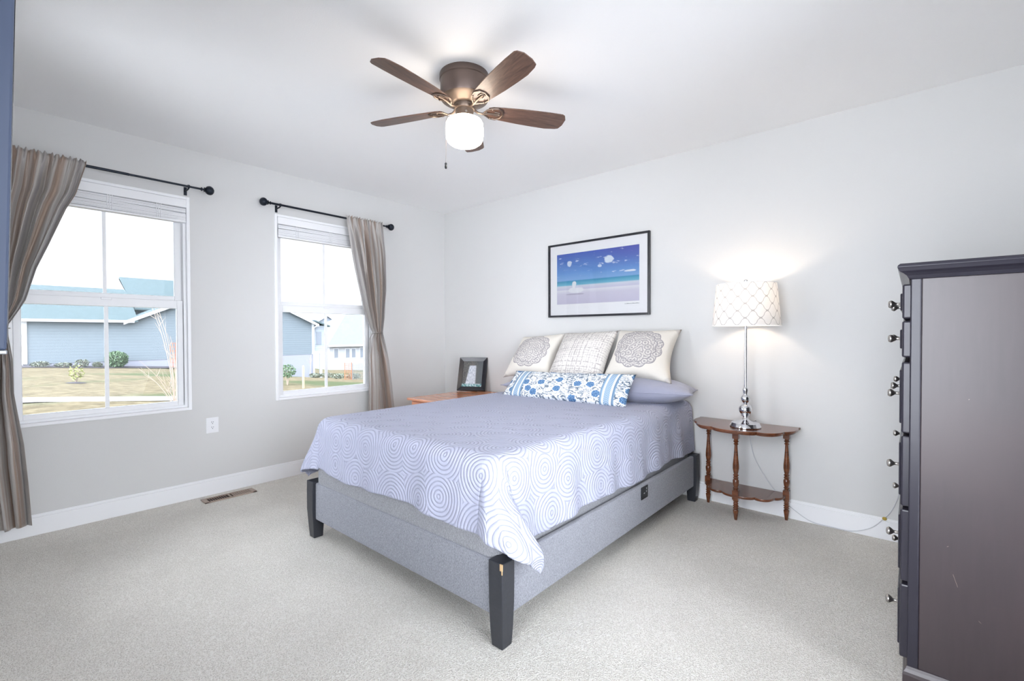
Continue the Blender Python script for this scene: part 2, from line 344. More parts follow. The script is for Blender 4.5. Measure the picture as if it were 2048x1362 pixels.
def lathe(bm, prof, n=24, c=(0, 0, 0), ax='z', cap=True):
    rings = []
    for r, z in prof:
        ring = []
        for i in range(n):
            a = 2*PI*i/n; p = (r*math.cos(a), r*math.sin(a), z)
            if ax == 'x': p = (p[2], p[0], p[1])
            if ax == 'y': p = (p[1], p[2], p[0])
            ring.append(bm.verts.new((p[0]+c[0], p[1]+c[1], p[2]+c[2])))
        rings.append(ring)
    for a, b in zip(rings, rings[1:]):
        for i in range(n): bm.faces.new((a[i], a[(i+1) % n], b[(i+1) % n], b[i]))
    if cap: bm.faces.new(rings[0][::-1]); bm.faces.new(rings[-1])
    return bm
def tube(bm, pts, r, n=8, taper=None):
    pts = [Vector(p) for p in pts]; rings = []; up = Vector((0, 0, 1)); prev = None
    for i, p in enumerate(pts):
        d = (pts[min(i+1, len(pts)-1)]-pts[max(i-1, 0)]).normalized()
        if prev is None:
            a = d.cross(up if abs(d.z) < .95 else Vector((1, 0, 0))).normalized()
        else: a = (prev-d*prev.dot(d)).normalized()
        prev = a; b = d.cross(a); rr = r if taper is None else r*(1+(taper-1)*i/(len(pts)-1))
        rings.append([bm.verts.new(p+(a*math.cos(2*PI*k/n)+b*math.sin(2*PI*k/n))*rr) for k in range(n)])
    for a, b in zip(rings, rings[1:]):
        for i in range(n): bm.faces.new((a[i], a[(i+1) % n], b[(i+1) % n], b[i]))
    bm.faces.new(rings[0][::-1]); bm.faces.new(rings[-1]); return bm
def prism(bm, pts, z0, z1):
    a = [bm.verts.new((x, y, z0)) for x, y in pts]; b = [bm.verts.new((x, y, z1)) for x, y in pts]; n = len(pts)
    bm.faces.new(a[::-1]); bm.faces.new(b)
    for i in range(n): bm.faces.new((a[i], a[(i+1) % n], b[(i+1) % n], b[i]))
    return bm
def ball(bm, r, c, sc=(1, 1, 1), seg=16):
    m = Matrix.Translation(c) @ Matrix.Diagonal((*sc, 1)); bmesh.ops.create_uvsphere(bm, u_segments=seg, v_segments=seg//2+2, radius=r, matrix=m); return bm
def spline(pts, n):
    """Catmull-Rom through pts"""
    P = [Vector(p) for p in pts]; P = [P[0]*2-P[1]]+P+[P[-1]*2-P[-2]]; out = []
    for i in range(1, len(P)-2):
        for k in range(n):
            t = k/n; out.append(.5*((2*P[i])+(P[i+1]-P[i-1])*t+(2*P[i-1]-5*P[i]+4*P[i+1]-P[i+2])*t*t+(3*P[i]-P[i-1]-3*P[i+1]+P[i+2])*t**3))
    out.append(P[-2]); return out
def lerp_tab(tab, z):
    """tab: list (z, v) descending z"""
    if z >= tab[0][0]: return tab[0][1]
    for (a, va), (b, vb) in zip(tab, tab[1:]):
        if z >= b: return vb+(va-vb)*(z-b)/(a-b)
    return tab[-1][1]
def solid(o, th, off=-1):
    s = o.modifiers.new('thickness', 'SOLIDIFY'); s.thickness = th; s.offset = off; return o

# ------------------------------------------------------------------ room shell
H = 2.74; XR = 4.86; YF = -3.98
def struct(name, bm, m, label, cat, **k):
    return tag(obj(name, bm, m, **k), label, cat, kind='structure')
struct('floor', box(-.15, XR+.15, YF-.15, .15, -.15, 0), M['carpet'], 'beige cut pile carpet covering the whole bedroom floor', 'floor')
struct('ceiling', box(-.15, XR+.15, YF-.15, .15, H, H+.12), M['ceiling'], 'smooth white painted ceiling above the bed and fan', 'ceiling')
W1, W2, HW, WZ0, WZ1 = -3.107, -1.475, .497, .705, 2.365
def wall_x(x0, x1, y0, y1, holes):
    bm = bmesh.new(); ys = [y0]+[v for h in sorted(holes) for v in h[:2]]+[y1]
    for i in range(0, len(ys), 2): bx(bm, x0, x1, ys[i], ys[i+1], 0, H)
    for a, b, z0, z1 in holes: bx(bm, x0, x1, a, b, 0, z0); bx(bm, x0, x1, a, b, z1, H)
    return bm
struct('wall_left', wall_x(-.15, 0, YF-.15, .15, [(W1-HW, W1+HW, WZ0, WZ1), (W2-HW, W2+HW, WZ0, WZ1)]), M['wall'], 'pale greige painted wall with the two curtained windows', 'wall')
struct('wall_back', box(0, XR, 0, .15, 0, H), M['wall'], 'pale greige painted wall behind the bed and the lamp', 'wall')
R3 = [(-3.86, -1.60, .25, 2.5)]  # out-of-view opening added to let fill light in
struct('wall_right', wall_x(XR, XR+.15, YF-.15, .15, R3), M['wall'], 'greige painted wall behind the tall chest with a wide window added for fill light', 'wall')
F4 = [(1.0, 1.76, .4, 2.5), (3.20, 4.70, .4, 2.5)]  # two unseen openings added to brighten the room
def wall_y():
    bm = bmesh.new(); xs = [0]+[v for h in F4 for v in h[:2]]+[XR]
    for i in range(0, len(xs), 2): bx(bm, xs[i], xs[i+1], YF-.15, YF, 0, H)
    for a, b, z0, z1 in F4: bx(bm, a, b, YF-.15, YF, 0, z0); bx(bm, a, b, YF-.15, YF, z1, H)
    return bm
struct('wall_front', wall_y(), M['wall'], 'greige painted wall with two added fill light windows behind the camera opposite the bed', 'wall')
def baseboard(name, pts_box, prof_box, label):
    bm = box(*pts_box); bx(bm, *prof_box); struct(name, bm, M['trim'], label, 'baseboard', bevel=.003)
baseboard('baseboard_left', (0, .013, YF, -.013, 0, .115), (0, .009, YF, -.009, .115, .135), 'white baseboard along the wall under the two windows')
baseboard('baseboard_back', (0, XR, -.013, 0, 0, .115), (0, XR, -.009, 0, .115, .135), 'white baseboard along the wall behind the bed and console table')
baseboard('baseboard_right', (XR-.013, XR, YF, -.013, 0, .115), (XR-.009, XR, YF, -.009, .115, .135), 'white baseboard along the wall behind the tall chest')
baseboard('baseboard_front', (0, XR, YF, YF+.013, 0, .115), (0, XR, YF, YF+.009, .115, .135), 'white baseboard along the wall behind the camera')

def window(idx, yc, label):
    root = empty('window_%d' % idx, (0, yc, WZ0), label, 'window', kind='structure')
    h = WZ1-WZ0; a = HW
    def frame(y0, y1, z0, z1, t, x0, x1, bm=None, tb=None, tt=None):
        bm = bm or bmesh.new(); tb = t if tb is None else tb; tt = t if tt is None else tt
        bx(bm, x0, x1, y0, y0+t, z0, z1); bx(bm, x0, x1, y1-t, y1, z0, z1); bx(bm, x0, x1, y0+t, y1-t, z0, z0+tb); bx(bm, x0, x1, y0+t, y1-t, z1-tt, z1); return bm
    obj('casing', frame(-a, a, 0, h, .022, -.10, .012), M['vinyl'], root, bevel=.003)
    fb = frame(-a+.022, a-.022, .022, h-.022, .018, -.11, -.02); obj('window_frame', fb, M['vinyl'], root, bevel=.002)
    zl = .045; zm = 1.53-WZ0
    lo = obj('lower_sash', frame(-a+.042, a-.042, .030, zm+.03, .038, -.075, -.035, None, .042, .062), M['vinyl'], root, bevel=.003)
    obj('muntin', box(-.062, -.046, -.011, .011, .06, zm-.02), M['vinyl'], lo); obj('glass_pane', box(-.056, -.052, -a+.075, a-.075, .068, zm-.025), M['pane'], lo)
    up = obj('upper_sash', frame(-a+.040, a-.040, zm+.0, h-.04, .045, -.105, -.075, None, .065, .045), M['vinyl'], root, bevel=.003)
    obj('muntin', box(-.097, -.083, -.010, .010, zm+.06, h-.08), M['vinyl'], up); obj('glass_pane', box(-.092, -.088, -a+.08, a-.08, zm+.06, h-.08), M['pane'], up)
    obj('sash_lock', box(-.036, -.026, -.03, .03, zm+.015, zm+.032), M['vinyl'], root, bevel=.003)
    obj('side_track', bx(box(-.034, -.028, a-.040, a-.037, .06, zm), -.034, -.028, -a+.037, -a+.040, .06, zm), M['slot'], root)
window(1, W1, 'white double-hung window beside the long curtain, nearest the camera')
window(2, W2, 'white double-hung window left of the bed, nearer the corner')
def added_side_window():  # unseen window added to bring soft fill light in from the right
    y0, y1, z0, z1 = R3[0]
    root = empty('window_3', (XR, (y0+y1)/2, z0), 'wide white glazed opening added for fill light in the wall right of the camera', 'window', kind='structure')
    b = (y1-y0)/2; hh = z1-z0; bm = bmesh.new()
    for p, q in ((-b, -b+.05), (b-.05, b)): bx(bm, .03, .10, p, q, 0, hh)
    bx(bm, .03, .10, -b, b, 0, .06); bx(bm, .03, .10, -b, b, hh-.06, hh)
    obj('window_frame', bm, M['vinyl'], root, bevel=.003); obj('glass_pane', box(.06, .064, -b+.05, b-.05, .05, hh-.05), M['pane_clear'], root)
added_side_window()
def added_front_window(idx, x0, x1, z0, z1, label):  # unseen windows added for frontal fill on the bed wall and chest
    root = empty('window_%d' % idx, ((x0+x1)/2, YF, z0), label, 'window', kind='structure'); b = (x1-x0)/2; hh = z1-z0; bm = bmesh.new()
    for p, q in ((-b, -b+.06), (-.02, .02), (b-.06, b)): bx(bm, p, q, -.10, -.03, 0, hh)
    bx(bm, -b, b, -.10, -.03, 0, .06); bx(bm, -b, b, -.10, -.03, hh-.06, hh)
    obj('window_frame', bm, M['vinyl'], root, bevel=.003); obj('glass_pane', box(-b+.05, b-.05, -.064, -.06, .05, hh-.05), M['pane_clear'], root)
added_front_window(4, *F4[0], 'white window added for fill light behind the camera, left of the television'); added_front_window(5, *F4[1], 'white window added for fill light directly behind the camera')

# ------------------------------------------------------------------ blinds, rods, curtains
def blind(yc, label, sag):
    root = empty('window_blind', (0, yc, WZ1-.025), label, 'blind', 'raised blinds in the windows')
    a = HW-.024
    bm = box(-.035, .022, -a, a, -.062, 0); obj('valance', bm, M['blind'], root, bevel=.004)
    bm = bmesh.new(); n = 15
    for i in range(n):
        z = -.068-i*.0062; t = sag*(.012 if 4 < i < 8 else .003)
        jx = .002*math.sin(i*2.1)
        vs_ = []
        for x in (-.030+jx, .018+jx):
            for (y, dz) in ((-a+.004, t), (0, t*.2), (a-.004, -t)):
                for s in (0, -.0048): vs_.append(bm.verts.new((x, y, z+dz+s)))
        g = lambda xi, yi, si: vs_[xi*6+yi*2+si]
        for yi in (0, 1):
            bm.faces.new((g(0, yi, 0), g(0, yi+1, 0), g(1, yi+1, 0), g(1, yi, 0))); bm.faces.new((g(0, yi, 1), g(1, yi, 1), g(1, yi+1, 1), g(0, yi+1, 1)))
            for xi in (0, 1): bm.faces.new((g(xi, yi, 0), g(xi, yi, 1), g(xi, yi+1, 1), g(xi, yi+1, 0)))
        for yi in (0, 2): bm.faces.new((g(0, yi, 0), g(1, yi, 0), g(1, yi, 1), g(0, yi, 1)))
    obj('slat_stack', bm, M['blind'], root)
    obj('bottom_rail', box(-.028, .018, -a+.003, a-.003, -.178, -.163), M['blind'], root, bevel=.003)
    for y in (-.30, .02, .30):
        bm = bmesh.new()
        for k in range(3): tube(bm, [(.021, y-.012+k*.012, -.060), (.024, y-.018+k*.014, -.11), (.021, y-.010+k*.010, -.17)], .0022, 5)
        obj('ladder_cord', bm, M['blind'], root, smooth=True)
blind(W1, 'white horizontal blind pulled up at the top of the window nearest the camera', 1.0)
blind(W2, 'white horizontal blind pulled up at the top of the window nearer the corner', -.6)

RX = .09
def rod(ya, yb, z, label):
    yc = (ya+yb)/2; root = empty('curtain_rod', (RX, yc, z), label, 'curtain rod')
    L = (yb-ya)/2
    bm = bmesh.new(); lathe(bm, [(.0095, -L+.05), (.0095, .12)], 14, ax='y'); lathe(bm, [(.0078, .12), (.0078, L-.05)], 14, ax='y'); obj('rod', bm, M['rod'], root, smooth=True)
    for s in (-1, 1):
        bm = bmesh.new(); e = s*(L-.05)
        pr = [(.008, 0), (.014, .002), (.014, .008), (.008, .010), (.008, .020), (.020, .023), (.013, .028), (.021, .033), (.030, .042), (.035, .054), (.035, .066), (.028, .079), (.015, .088), (.004, .091)]
        lathe(bm, [(r, e+s*d) for r, d in pr], 18, ax='y'); obj('finial', bm, M['rod'], root, smooth=True, angle=30)
        bm = bmesh.new(); yb_ = s*(L-.13); tube(bm, [(-RX+.004, yb_, -.02), (-.02, yb_, -.018), (-.002, yb_, -.013)], .006, 8); bx(bm, -RX, -RX+.005, yb_-.010, yb_+.010, -.05, .012)
        lathe(bm, [(.013, yb_-.006), (.013, yb_+.006)], 14, ax='y'); obj('bracket', bm, M['rod'], root, smooth=True)
rod(-3.72, -2.505, 2.428, 'black curtain rod above the window nearest the camera')
rod(-2.085, -.825, 2.428, 'black curtain rod above the window nearer the corner')

def curtain(label, left, right, ztop, zbot, nf, seed, amps, ties):
    root = empty('curtain', (RX, (left[0][1]+right[0][1])/2, zbot), label, 'curtain')
    oy, oz = root.location.y, root.location.z
    NU, NV = 200, 110; rng = random.Random(seed); bm = bmesh.new(); uvl = bm.loops.layers.uv.new('UVMap'); grid = []
    ph = [rng.uniform(0, 6.28) for _ in range(8)]
    for j in range(NV+1):
        v = j/NV; z = ztop+(zbot-ztop)*v; yl, yr = lerp_tab(left, z), lerp_tab(right, z); row = []
        A = lerp_tab(amps, z); top = max(0, 1-(ztop-z)/.10)
        for i in range(NU+1):
            u = i/NU; uw = u+.012*math.sin(2*PI*3*u+ph[0]+1.5*v)+.008*math.sin(2*PI*7*u+ph[1])
            f = math.sin(2*PI*nf*uw+ph[2]+.9*math.sin(2*v+ph[3]))+.40*math.sin(2*PI*nf*1.7*uw+ph[4]+v*1.9)+.10*math.sin(2*PI*nf*3.3*uw+ph[5]-2*v)
            if z < ties[2]: lo_ = min(1, (ties[2]-z)/.25); f = f*(1-lo_)+lo_*1.3*(math.sin(2*PI*nf*.42*u+ph[4]+.6*v)+.35*math.sin(2*PI*nf*.95*u+ph[2]-v))
            g = math.sin(2*PI*nf*3.1*u+ph[6])+.6*math.sin(2*PI*nf*5.3*u+ph[7])
            x = .030+A*f*(1-.7*top)+.0045*g*top+.02*(A > .0)
            x += .006*math.sin(14*v+9*u+ph[1])*(1-top)
            y = yl+(yr-yl)*u+.35*A*math.cos(2*PI*nf*uw+ph[2])*min(1, 6*u*(1-u))
            zz = z+(.006*g*top if j < 2 else 0)
            x = max(x, -RX+.03)
            row.append(bm.verts.new((x, y-oy, zz-oz)))
        grid.append(row)
    for j in range(NV):
        for i in range(NU):
            fc = bm.faces.new((grid[j][i], grid[j][i+1], grid[j+1][i+1], grid[j+1][i])); fc.smooth = True
            for lp, (a, b) in zip(fc.loops, ((i, j), (i+1, j), (i+1, j+1), (i, j+1))): lp[uvl].uv = (a/NU, b/NV)
    solid(obj('drape', bm, M['taffeta'], root), .002, 1)
    yt0, yt1, zt = ties
    bm = bmesh.new(); yc = (yt0+yt1)/2-oy; ry = (yt1-yt0)/2+.008
    tube(bm, [(.045+.048*math.cos(a), yc+ry*math.sin(a), zt-oz+.008*math.sin(a)) for a in [2*PI*k/20 for k in range(21)]], .0045, 8)
    obj('tie', bm, M['nickel'], root, smooth=True)
c1r = [(2.46, -3.222), (2.425, -3.223), (2.221, -3.274), (2.112, -3.323), (1.866, -3.407), (1.716, -3.461), (1.514, -3.511), (1.451, -3.54), (1.357, -3.588), (1.296, -3.588), (1.142, -3.571), (.941, -3.568), (.745, -3.545), (.624, -3.53), (.385, -3.515), (.11, -3.502)]
c1l = [(2.46, -3.70), (2.0, -3.70), (1.6, -3.68), (1.35, -3.655), (1.25, -3.65), (.9, -3.67), (.5, -3.67), (.11, -3.64)]
curtain('brown and silver taffeta curtain tied back at the photo\'s left edge', c1l, c1r, 2.448, .11, 5.5, 3, [(2.46, .006), (2.2, .024), (1.8, .028), (1.33, .010), (1.1, .016), (.4, .022), (.11, .016)], (-3.655, -3.588, 1.33))
c2r = [(2.46, -.953), (2.434, -.951), (2.095, -.924), (1.746, -.921), (1.463, -.941), (1.312, -.966), (1.213, -.943), (1.039, -.902), (.766, -.855), (.529, -.825), (.1, -.80)]
c2l = [(2.46, -1.36), (2.426, -1.354), (2.214, -1.314), (1.955, -1.262), (1.587, -1.175), (1.388, -1.107), (1.312, -1.070), (1.251, -1.101), (1.047, -1.109), (.548, -1.113), (.1, -1.12)]
curtain('brown and silver taffeta curtain tied in the middle between window and corner', c2l, c2r, 2.444, .10, 4.6, 11, [(2.46, .006), (2.2, .024), (1.8, .030), (1.312, .012), (1.1, .024), (.1, .030)], (-1.070, -.966, 1.312))

# ------------------------------------------------------------------ ceiling fan
def fan():
    cx, cy = 2.38, -1.908
    root = empty('ceiling_fan', (cx, cy, H), 'bronze ceiling fan with five walnut blades and a lit globe', 'ceiling fan')
    bm = bmesh.new(); lathe(bm, [(.136, 0), (.138, -.006), (.138, -.032), (.134, -.036), (.1345, -.128), (.131, -.134)], 48); obj('motor_housing', bm, M['bronze'], root, smooth=True)
    bm = bmesh.new(); lathe(bm, [(.131, -.134), (.118, -.142), (.098, -.150), (.082, -.160), (.074, -.164), (.066, -.165)], 48); obj('lower_housing', bm, M['bronze_light'], root, smooth=True)
    bm = bmesh.new(); lathe(bm, [(.060, -.163), (.060, -.185), (.056, -.192), (.050, -.193)], 32); obj('flywheel', bm, M['bronze_light'], root, smooth=True)
    bm = bmesh.new(); lathe(bm, [(.050, -.190), (.049, -.235), (.062, -.240), (.064, -.248)], 32); lk = obj('light_fitter', bm, M['bronze_light'], root, smooth=True)
    for k in range(3):
        a = k*2.1+.4; bm = bmesh.new(); lathe(bm, [(.003, .048), (.003, .054), (.006, .055), (.006, .060)], 10, ax='x'); s = obj('screw', bm, M['nickel'], lk, smooth=True); s.location = (0, 0, -.222); s.rotation_euler = (0, 0, -1.0+a)
    g = [(.056, -.240), (.080, -.245), (.096, -.254), (.103, -.268), (.105, -.290), (.105, -.330), (.103, -.350), (.095, -.368), (.078, -.381), (.050, -.389), (.02, -.392)]
    bm = bmesh.new(); lathe(bm, g, 40); obj('glass_globe', bm, M['globe'], root, smooth=True, angle=80)
    bm = bmesh.new(); tube(bm, [(-.070, -.062, -.22), (-.076, -.068, -.24), (-.080, -.070, -.485)], .0009, 6); ch = obj('pull_chain', bm, M['bronze'], root, smooth=True)
    # chain starts at the fitter
    bm = bmesh.new(); tube(bm, [(-.04, -.03, -.215), (-.070, -.062, -.22)], .0016, 6); obj('chain_arm', bm, M['nickel'], ch)
    bm = bmesh.new(); lathe(bm, [(.002, -.483), (.006, -.487), (.0065, -.494), (.004, -.498), (.0065, -.502), (.0065, -.514), (.003, -.518)], 12, c=(-.080, -.070, 0)); obj('chain_pull', bm, M['black_plastic'], ch, smooth=True)
    for k in range(5):
        ang = math.radians(-86+72*k); pitch = math.radians(-13)
        # blade outline in local x (radial), y (width)
        up = [(.135, .036), (.16, .046), (.22, .053), (.32, .062), (.42, .067), (.50, .069), (.565, .060), (.585, .052)]
        lo = [(.598, .020), (.600, -.030), (.585, -.060), (.57, -.068), (.50, -.069), (.42, -.067), (.32, -.062), (.22, -.053), (.16, -.046), (.135, -.036), (.128, 0)]
        bm = bmesh.new(); prism(bm, up+lo, -.003, .003)
        mat = Matrix.Translation((0, 0, -.185)) @ Matrix.Rotation(ang, 4, 'Z') @ Matrix.Rotation(pitch, 4, 'X')
        bl = obj('blade', bm, M['blade'], root, bevel=.0015); bl.matrix_local = mat
        # bracket: curved arm plus open loop plate under the blade
        bm = bmesh.new()
        tube(bm, [(.050, 0, .006), (.075, 0, -.012), (.105, 0, -.016), (.14, 0, -.009), (.20, 0, -.007)], .007, 8, .7)
        loop = [(.125, .022), (.15, .040), (.185, .045), (.212, .030), (.222, 0), (.212, -.030), (.185, -.045), (.15, -.040), (.125, -.022)]
        tube(bm, [(x, y, -.006) for x, y in loop], .0045, 6)
        tube(bm, [(.105, 0, -.014), (.125, .022, -.007)], .005, 6); tube(bm, [(.105, 0, -.014), (.125, -.022, -.007)], .005, 6)
        tube(bm, [(.17, -.014, -.006), (.20, -.012, -.006), (.207, 0, -.006), (.20, .012, -.006), (.17, .014, -.006)], .003, 6)
        for (x, y) in ((.20, 0), (.155, .036), (.155, -.036)): ball(bm, .006, (x, y, -.010), (1, 1, .6), 8)
        obj('blade_bracket', bm, M['bronze_light'], bl, smooth=True)
fan()

# ------------------------------------------------------------------ bed
BX0, BX1, BY0, BY1 = 1.355, 3.045, -2.34, -.05
def bed():
    root = empty('bed', ((BX0+BX1)/2, (BY0+BY1)/2, 0), 'grey tweed upholstered bed frame with black corner posts', 'bed')
    ox, oy = root.location.x, root.location.y
    for (x, y, sx, sy) in ((BX1, BY0, 1, -1), (BX0, BY0, -1, -1), (BX1, BY1, 1, 1), (BX0, BY1, -1, 1)):
        bm = bmesh.new(); rows = []
        for z, o, wdt in ((0, -.012, .060), (.08, -.006, .070), (.18, 0, .076), (.30, 0, .078), (.362, -.001, .078)):
            xo, xi = x+sx*o, x+sx*o-sx*wdt; yo, yi = y+sy*o, y+sy*o-sy*wdt
            rows.append([bm.verts.new((a-ox, b-oy, z)) for a, b in ((xo, yo), (xi, yo), (xi, yi), (xo, yi))])
        for a, b in zip(rows, rows[1:]):
            for i in range(4): bm.faces.new((a[i], a[(i+1) % 4], b[(i+1) % 4], b[i]))
        bm.faces.new(rows[0]); bm.faces.new(rows[-1]); p = obj('post', bm, M['black_post'], root, bevel=.004)
        if (sx, sy) == (1, -1):
            bm = bmesh.new(); q = [(.0, .0), (.0, .030), (-.012, .022), (-.013, .004)]
            bx(bm, x-.013-ox, x+.0008-ox, y-.0008-oy, y+.004-oy, .335, .362); bx(bm, x-.004-ox, x+.0009-ox, y-.0009-oy, y+.002-oy, .320, .345)
            c = obj('paint_chip', bm, M['raw_wood'], p, bevel=.0004); c['label'] = 'bare wood chip at the top corner'
    z0, z1 = .118, .352
    def rail(name, a): o = obj(name, box(a[0]-ox, a[1]-ox, a[2]-oy, a[3]-oy, z0, z1), M['tweed'], root, bevel=.008); return o
    rail('foot_rail', (BX0+.055, BX1-.055, BY0+.022, BY0+.052)); rail('head_rail', (BX0+.055, BX1-.055, BY1-.06, BY1-.03))
    sr = rail('side_rail', (BX1-.052, BX1-.022, BY0+.055, BY1-.055)); rail('side_rail', (BX0+.022, BX0+.052, BY0+.055, BY1-.055))
    y = -.985
    xs = BX1-.022-ox
    obj('outlet_plate', box(xs, xs+.006, y-.052-oy, y+.040-oy, .262, .352-.012), M['black_plastic'], sr, bevel=.003)
    bm = bmesh.new(); bx(bm, xs+.006, xs+.0075, y-.022-oy, y-.008-oy, .296, .302); bx(bm, xs+.006, xs+.0075, y+.012-oy, y+.018-oy, .318, .328); bx(bm, xs+.006, xs+.0075, y+.012-oy, y+.018-oy, .300, .310)
    obj('outlet_marks', bm, M['silver'], sr)
    obj('slat_base', box(BX0+.06-ox, BX1-.06-ox, BY0+.06-oy, BY1-.06-oy, .20, .25), M['black_post'], root)
    # foundation and mattress
    bs = tag(obj('box_spring', box(-.775, .79, -1.125, 1.12, 0, .235), M['tweed_light'], loc=(2.19, -1.185, .252), bevel=.05), 'grey tweed box spring showing between bed rail and quilt', 'box spring')
    bs.modifiers['bevel'].segments = 4
    mt = obj('mattress', box(-.745, .75, -1.09, 1.11, 0, .243), M['outlet'], root, loc=(2.185-ox, -1.175-oy, .489), bevel=.055); mt.modifiers['bevel'].segments = 4
bed()

def quilt():
    x0, x1, y0, y1, zt = 1.405, 2.965, -2.295, -.045, .757
    R = .07; OL, OR, OF = .345, .375, .315
    def sidep(r, amax=math.radians(85)):
        if r <= R*amax: return R*math.sin(r/R), R*(1-math.cos(r/R))
        q = r-R*amax; return R*math.sin(amax)+q*math.cos(amax), R*(1-math.cos(amax))+q*math.sin(amax)
    xi0, xi1, yi0 = x0+R*.95, x1-R*.95, y0+R*.95
    OFFR = [(0, (.090, .035)), (20, (.165, .055)), (36, (.225, .020)), (50, (.215, -.040)), (64, (.165, -.105)), (76, (.085, -.135)), (90, (-.02, -.092))]
    OFFL = [(0, (.13, .02)), (25, (.175, .0)), (42, (.195, -.06)), (60, (.15, -.12)), (75, (.07, -.115)), (90, (.0, -.088))]
    def off(tab, th):
        for (a, va), (b, vb) in zip(tab, tab[1:]):
            if th <= b:
                t = (th-a)/(b-a); t = t*t*(3-2*t); return va[0]+(vb[0]-va[0])*t, va[1]+(vb[1]-va[1])*t
        return tab[-1][1]
    def place(s, t):
        ex = 0; sx = 1
        if s > xi1: ex = s-xi1
        elif s < xi0: ex = xi0-s; sx = -1
        ey = max(0, yi0-t)
        px = min(max(s, xi0), xi1); py = max(t, yi0)
        nz = noise.noise(Vector((s*2.2, t*2.2, 3)))*.5+noise.noise(Vector((s*6, t*6, 9)))*.25
        if ex == 0 and ey == 0: return Vector((px, py, zt+.006*nz))
        r = math.hypot(ex, ey); th = math.degrees(math.atan2(ey, ex))
        if ex > 0 and ey > 0: r = min(r, .425+.9*max(0, r-.425)**1.25)
        lf = .05*min(1, r/.3)**1.5 if sx < 0 and ex > 0 and t < -1.2 else 0
        if lf: lf *= min(1, (-1.2-t)/.8)
        o, d = sidep(r)
        hang = min(1, max(0, (r-R)/.28))
        if ex > 0 and ey > 0:
            dirx, diry = math.cos(math.radians(th)), math.sin(math.radians(th))
            tb = OFFR if sx > 0 else OFFL; kx, ky = off(tb, th)
            k = min(1, r/.42); k = k*k*(3-2*k)*min(1.1, r/.42+.1)
            X = dirx*o*(1-k)+kx*k; Y = diry*o*(1-k)-ky*k
            if th < 1: pass
            dd = d*(1 if sx > 0 else .90+.10*abs(th-45)/45)
            # keep continuous with the straight drops
            e0 = min(1, th/10.0); e1 = min(1, (90-th)/10.0)
            X = X*e0*e1+((o+lf)*(1-e0)+0*(1-e1)); Y = Y*e0*e1+(0*(1-e0)+o*(1-e1))
            return Vector((px+sx*X, py-Y, zt-dd+.004*nz))
        if ex > 0:
            rip = hang*(.010*math.sin(t*17+1)+.006*math.sin(t*31))
            return Vector((px+sx*(o+rip+.004+lf), py, zt-d*(1+.03*math.sin(t*6.5+2)*hang)))
        rip = hang*(.009*math.sin(s*15+.5)+.006*math.sin(s*27+2))
        return Vector((px, py-(o+rip+.004), zt-d*(1+.035*math.sin(s*7+1)*hang)))
    bm = bmesh.new(); uvl = bm.loops.layers.uv.new('UVMap')
    S0, S1, T0, T1 = x0-OL, x1+OR-.03, y0-OF+.03, y1
    NS, NT = 240, 260; g = []
    for j in range(NT+1):
        t = T0+(T1-T0)*j/NT; row = []
        for i in range(NS+1):
            s = S0+(S1-S0)*i/NS; row.append((bm.verts.new(place(s, t)-Vector((2.185, -1.17, .757))), s, t))
        g.append(row)
    for j in range(NT):
        for i in range(NS):
            q = (g[j][i], g[j][i+1], g[j+1][i+1], g[j+1][i]); fc = bm.faces.new([v[0] for v in q]); fc.smooth = True
            for lp, v in zip(fc.loops, q): lp[uvl].uv = (v[1], v[2])
    o = obj('quilt', bm, M['quilt'], loc=(2.185, -1.17, .757)); solid(o, .010, 1)
    tag(o, 'lavender grey quilt stitched with concentric rings, spread over the bed', 'quilt')
quilt()

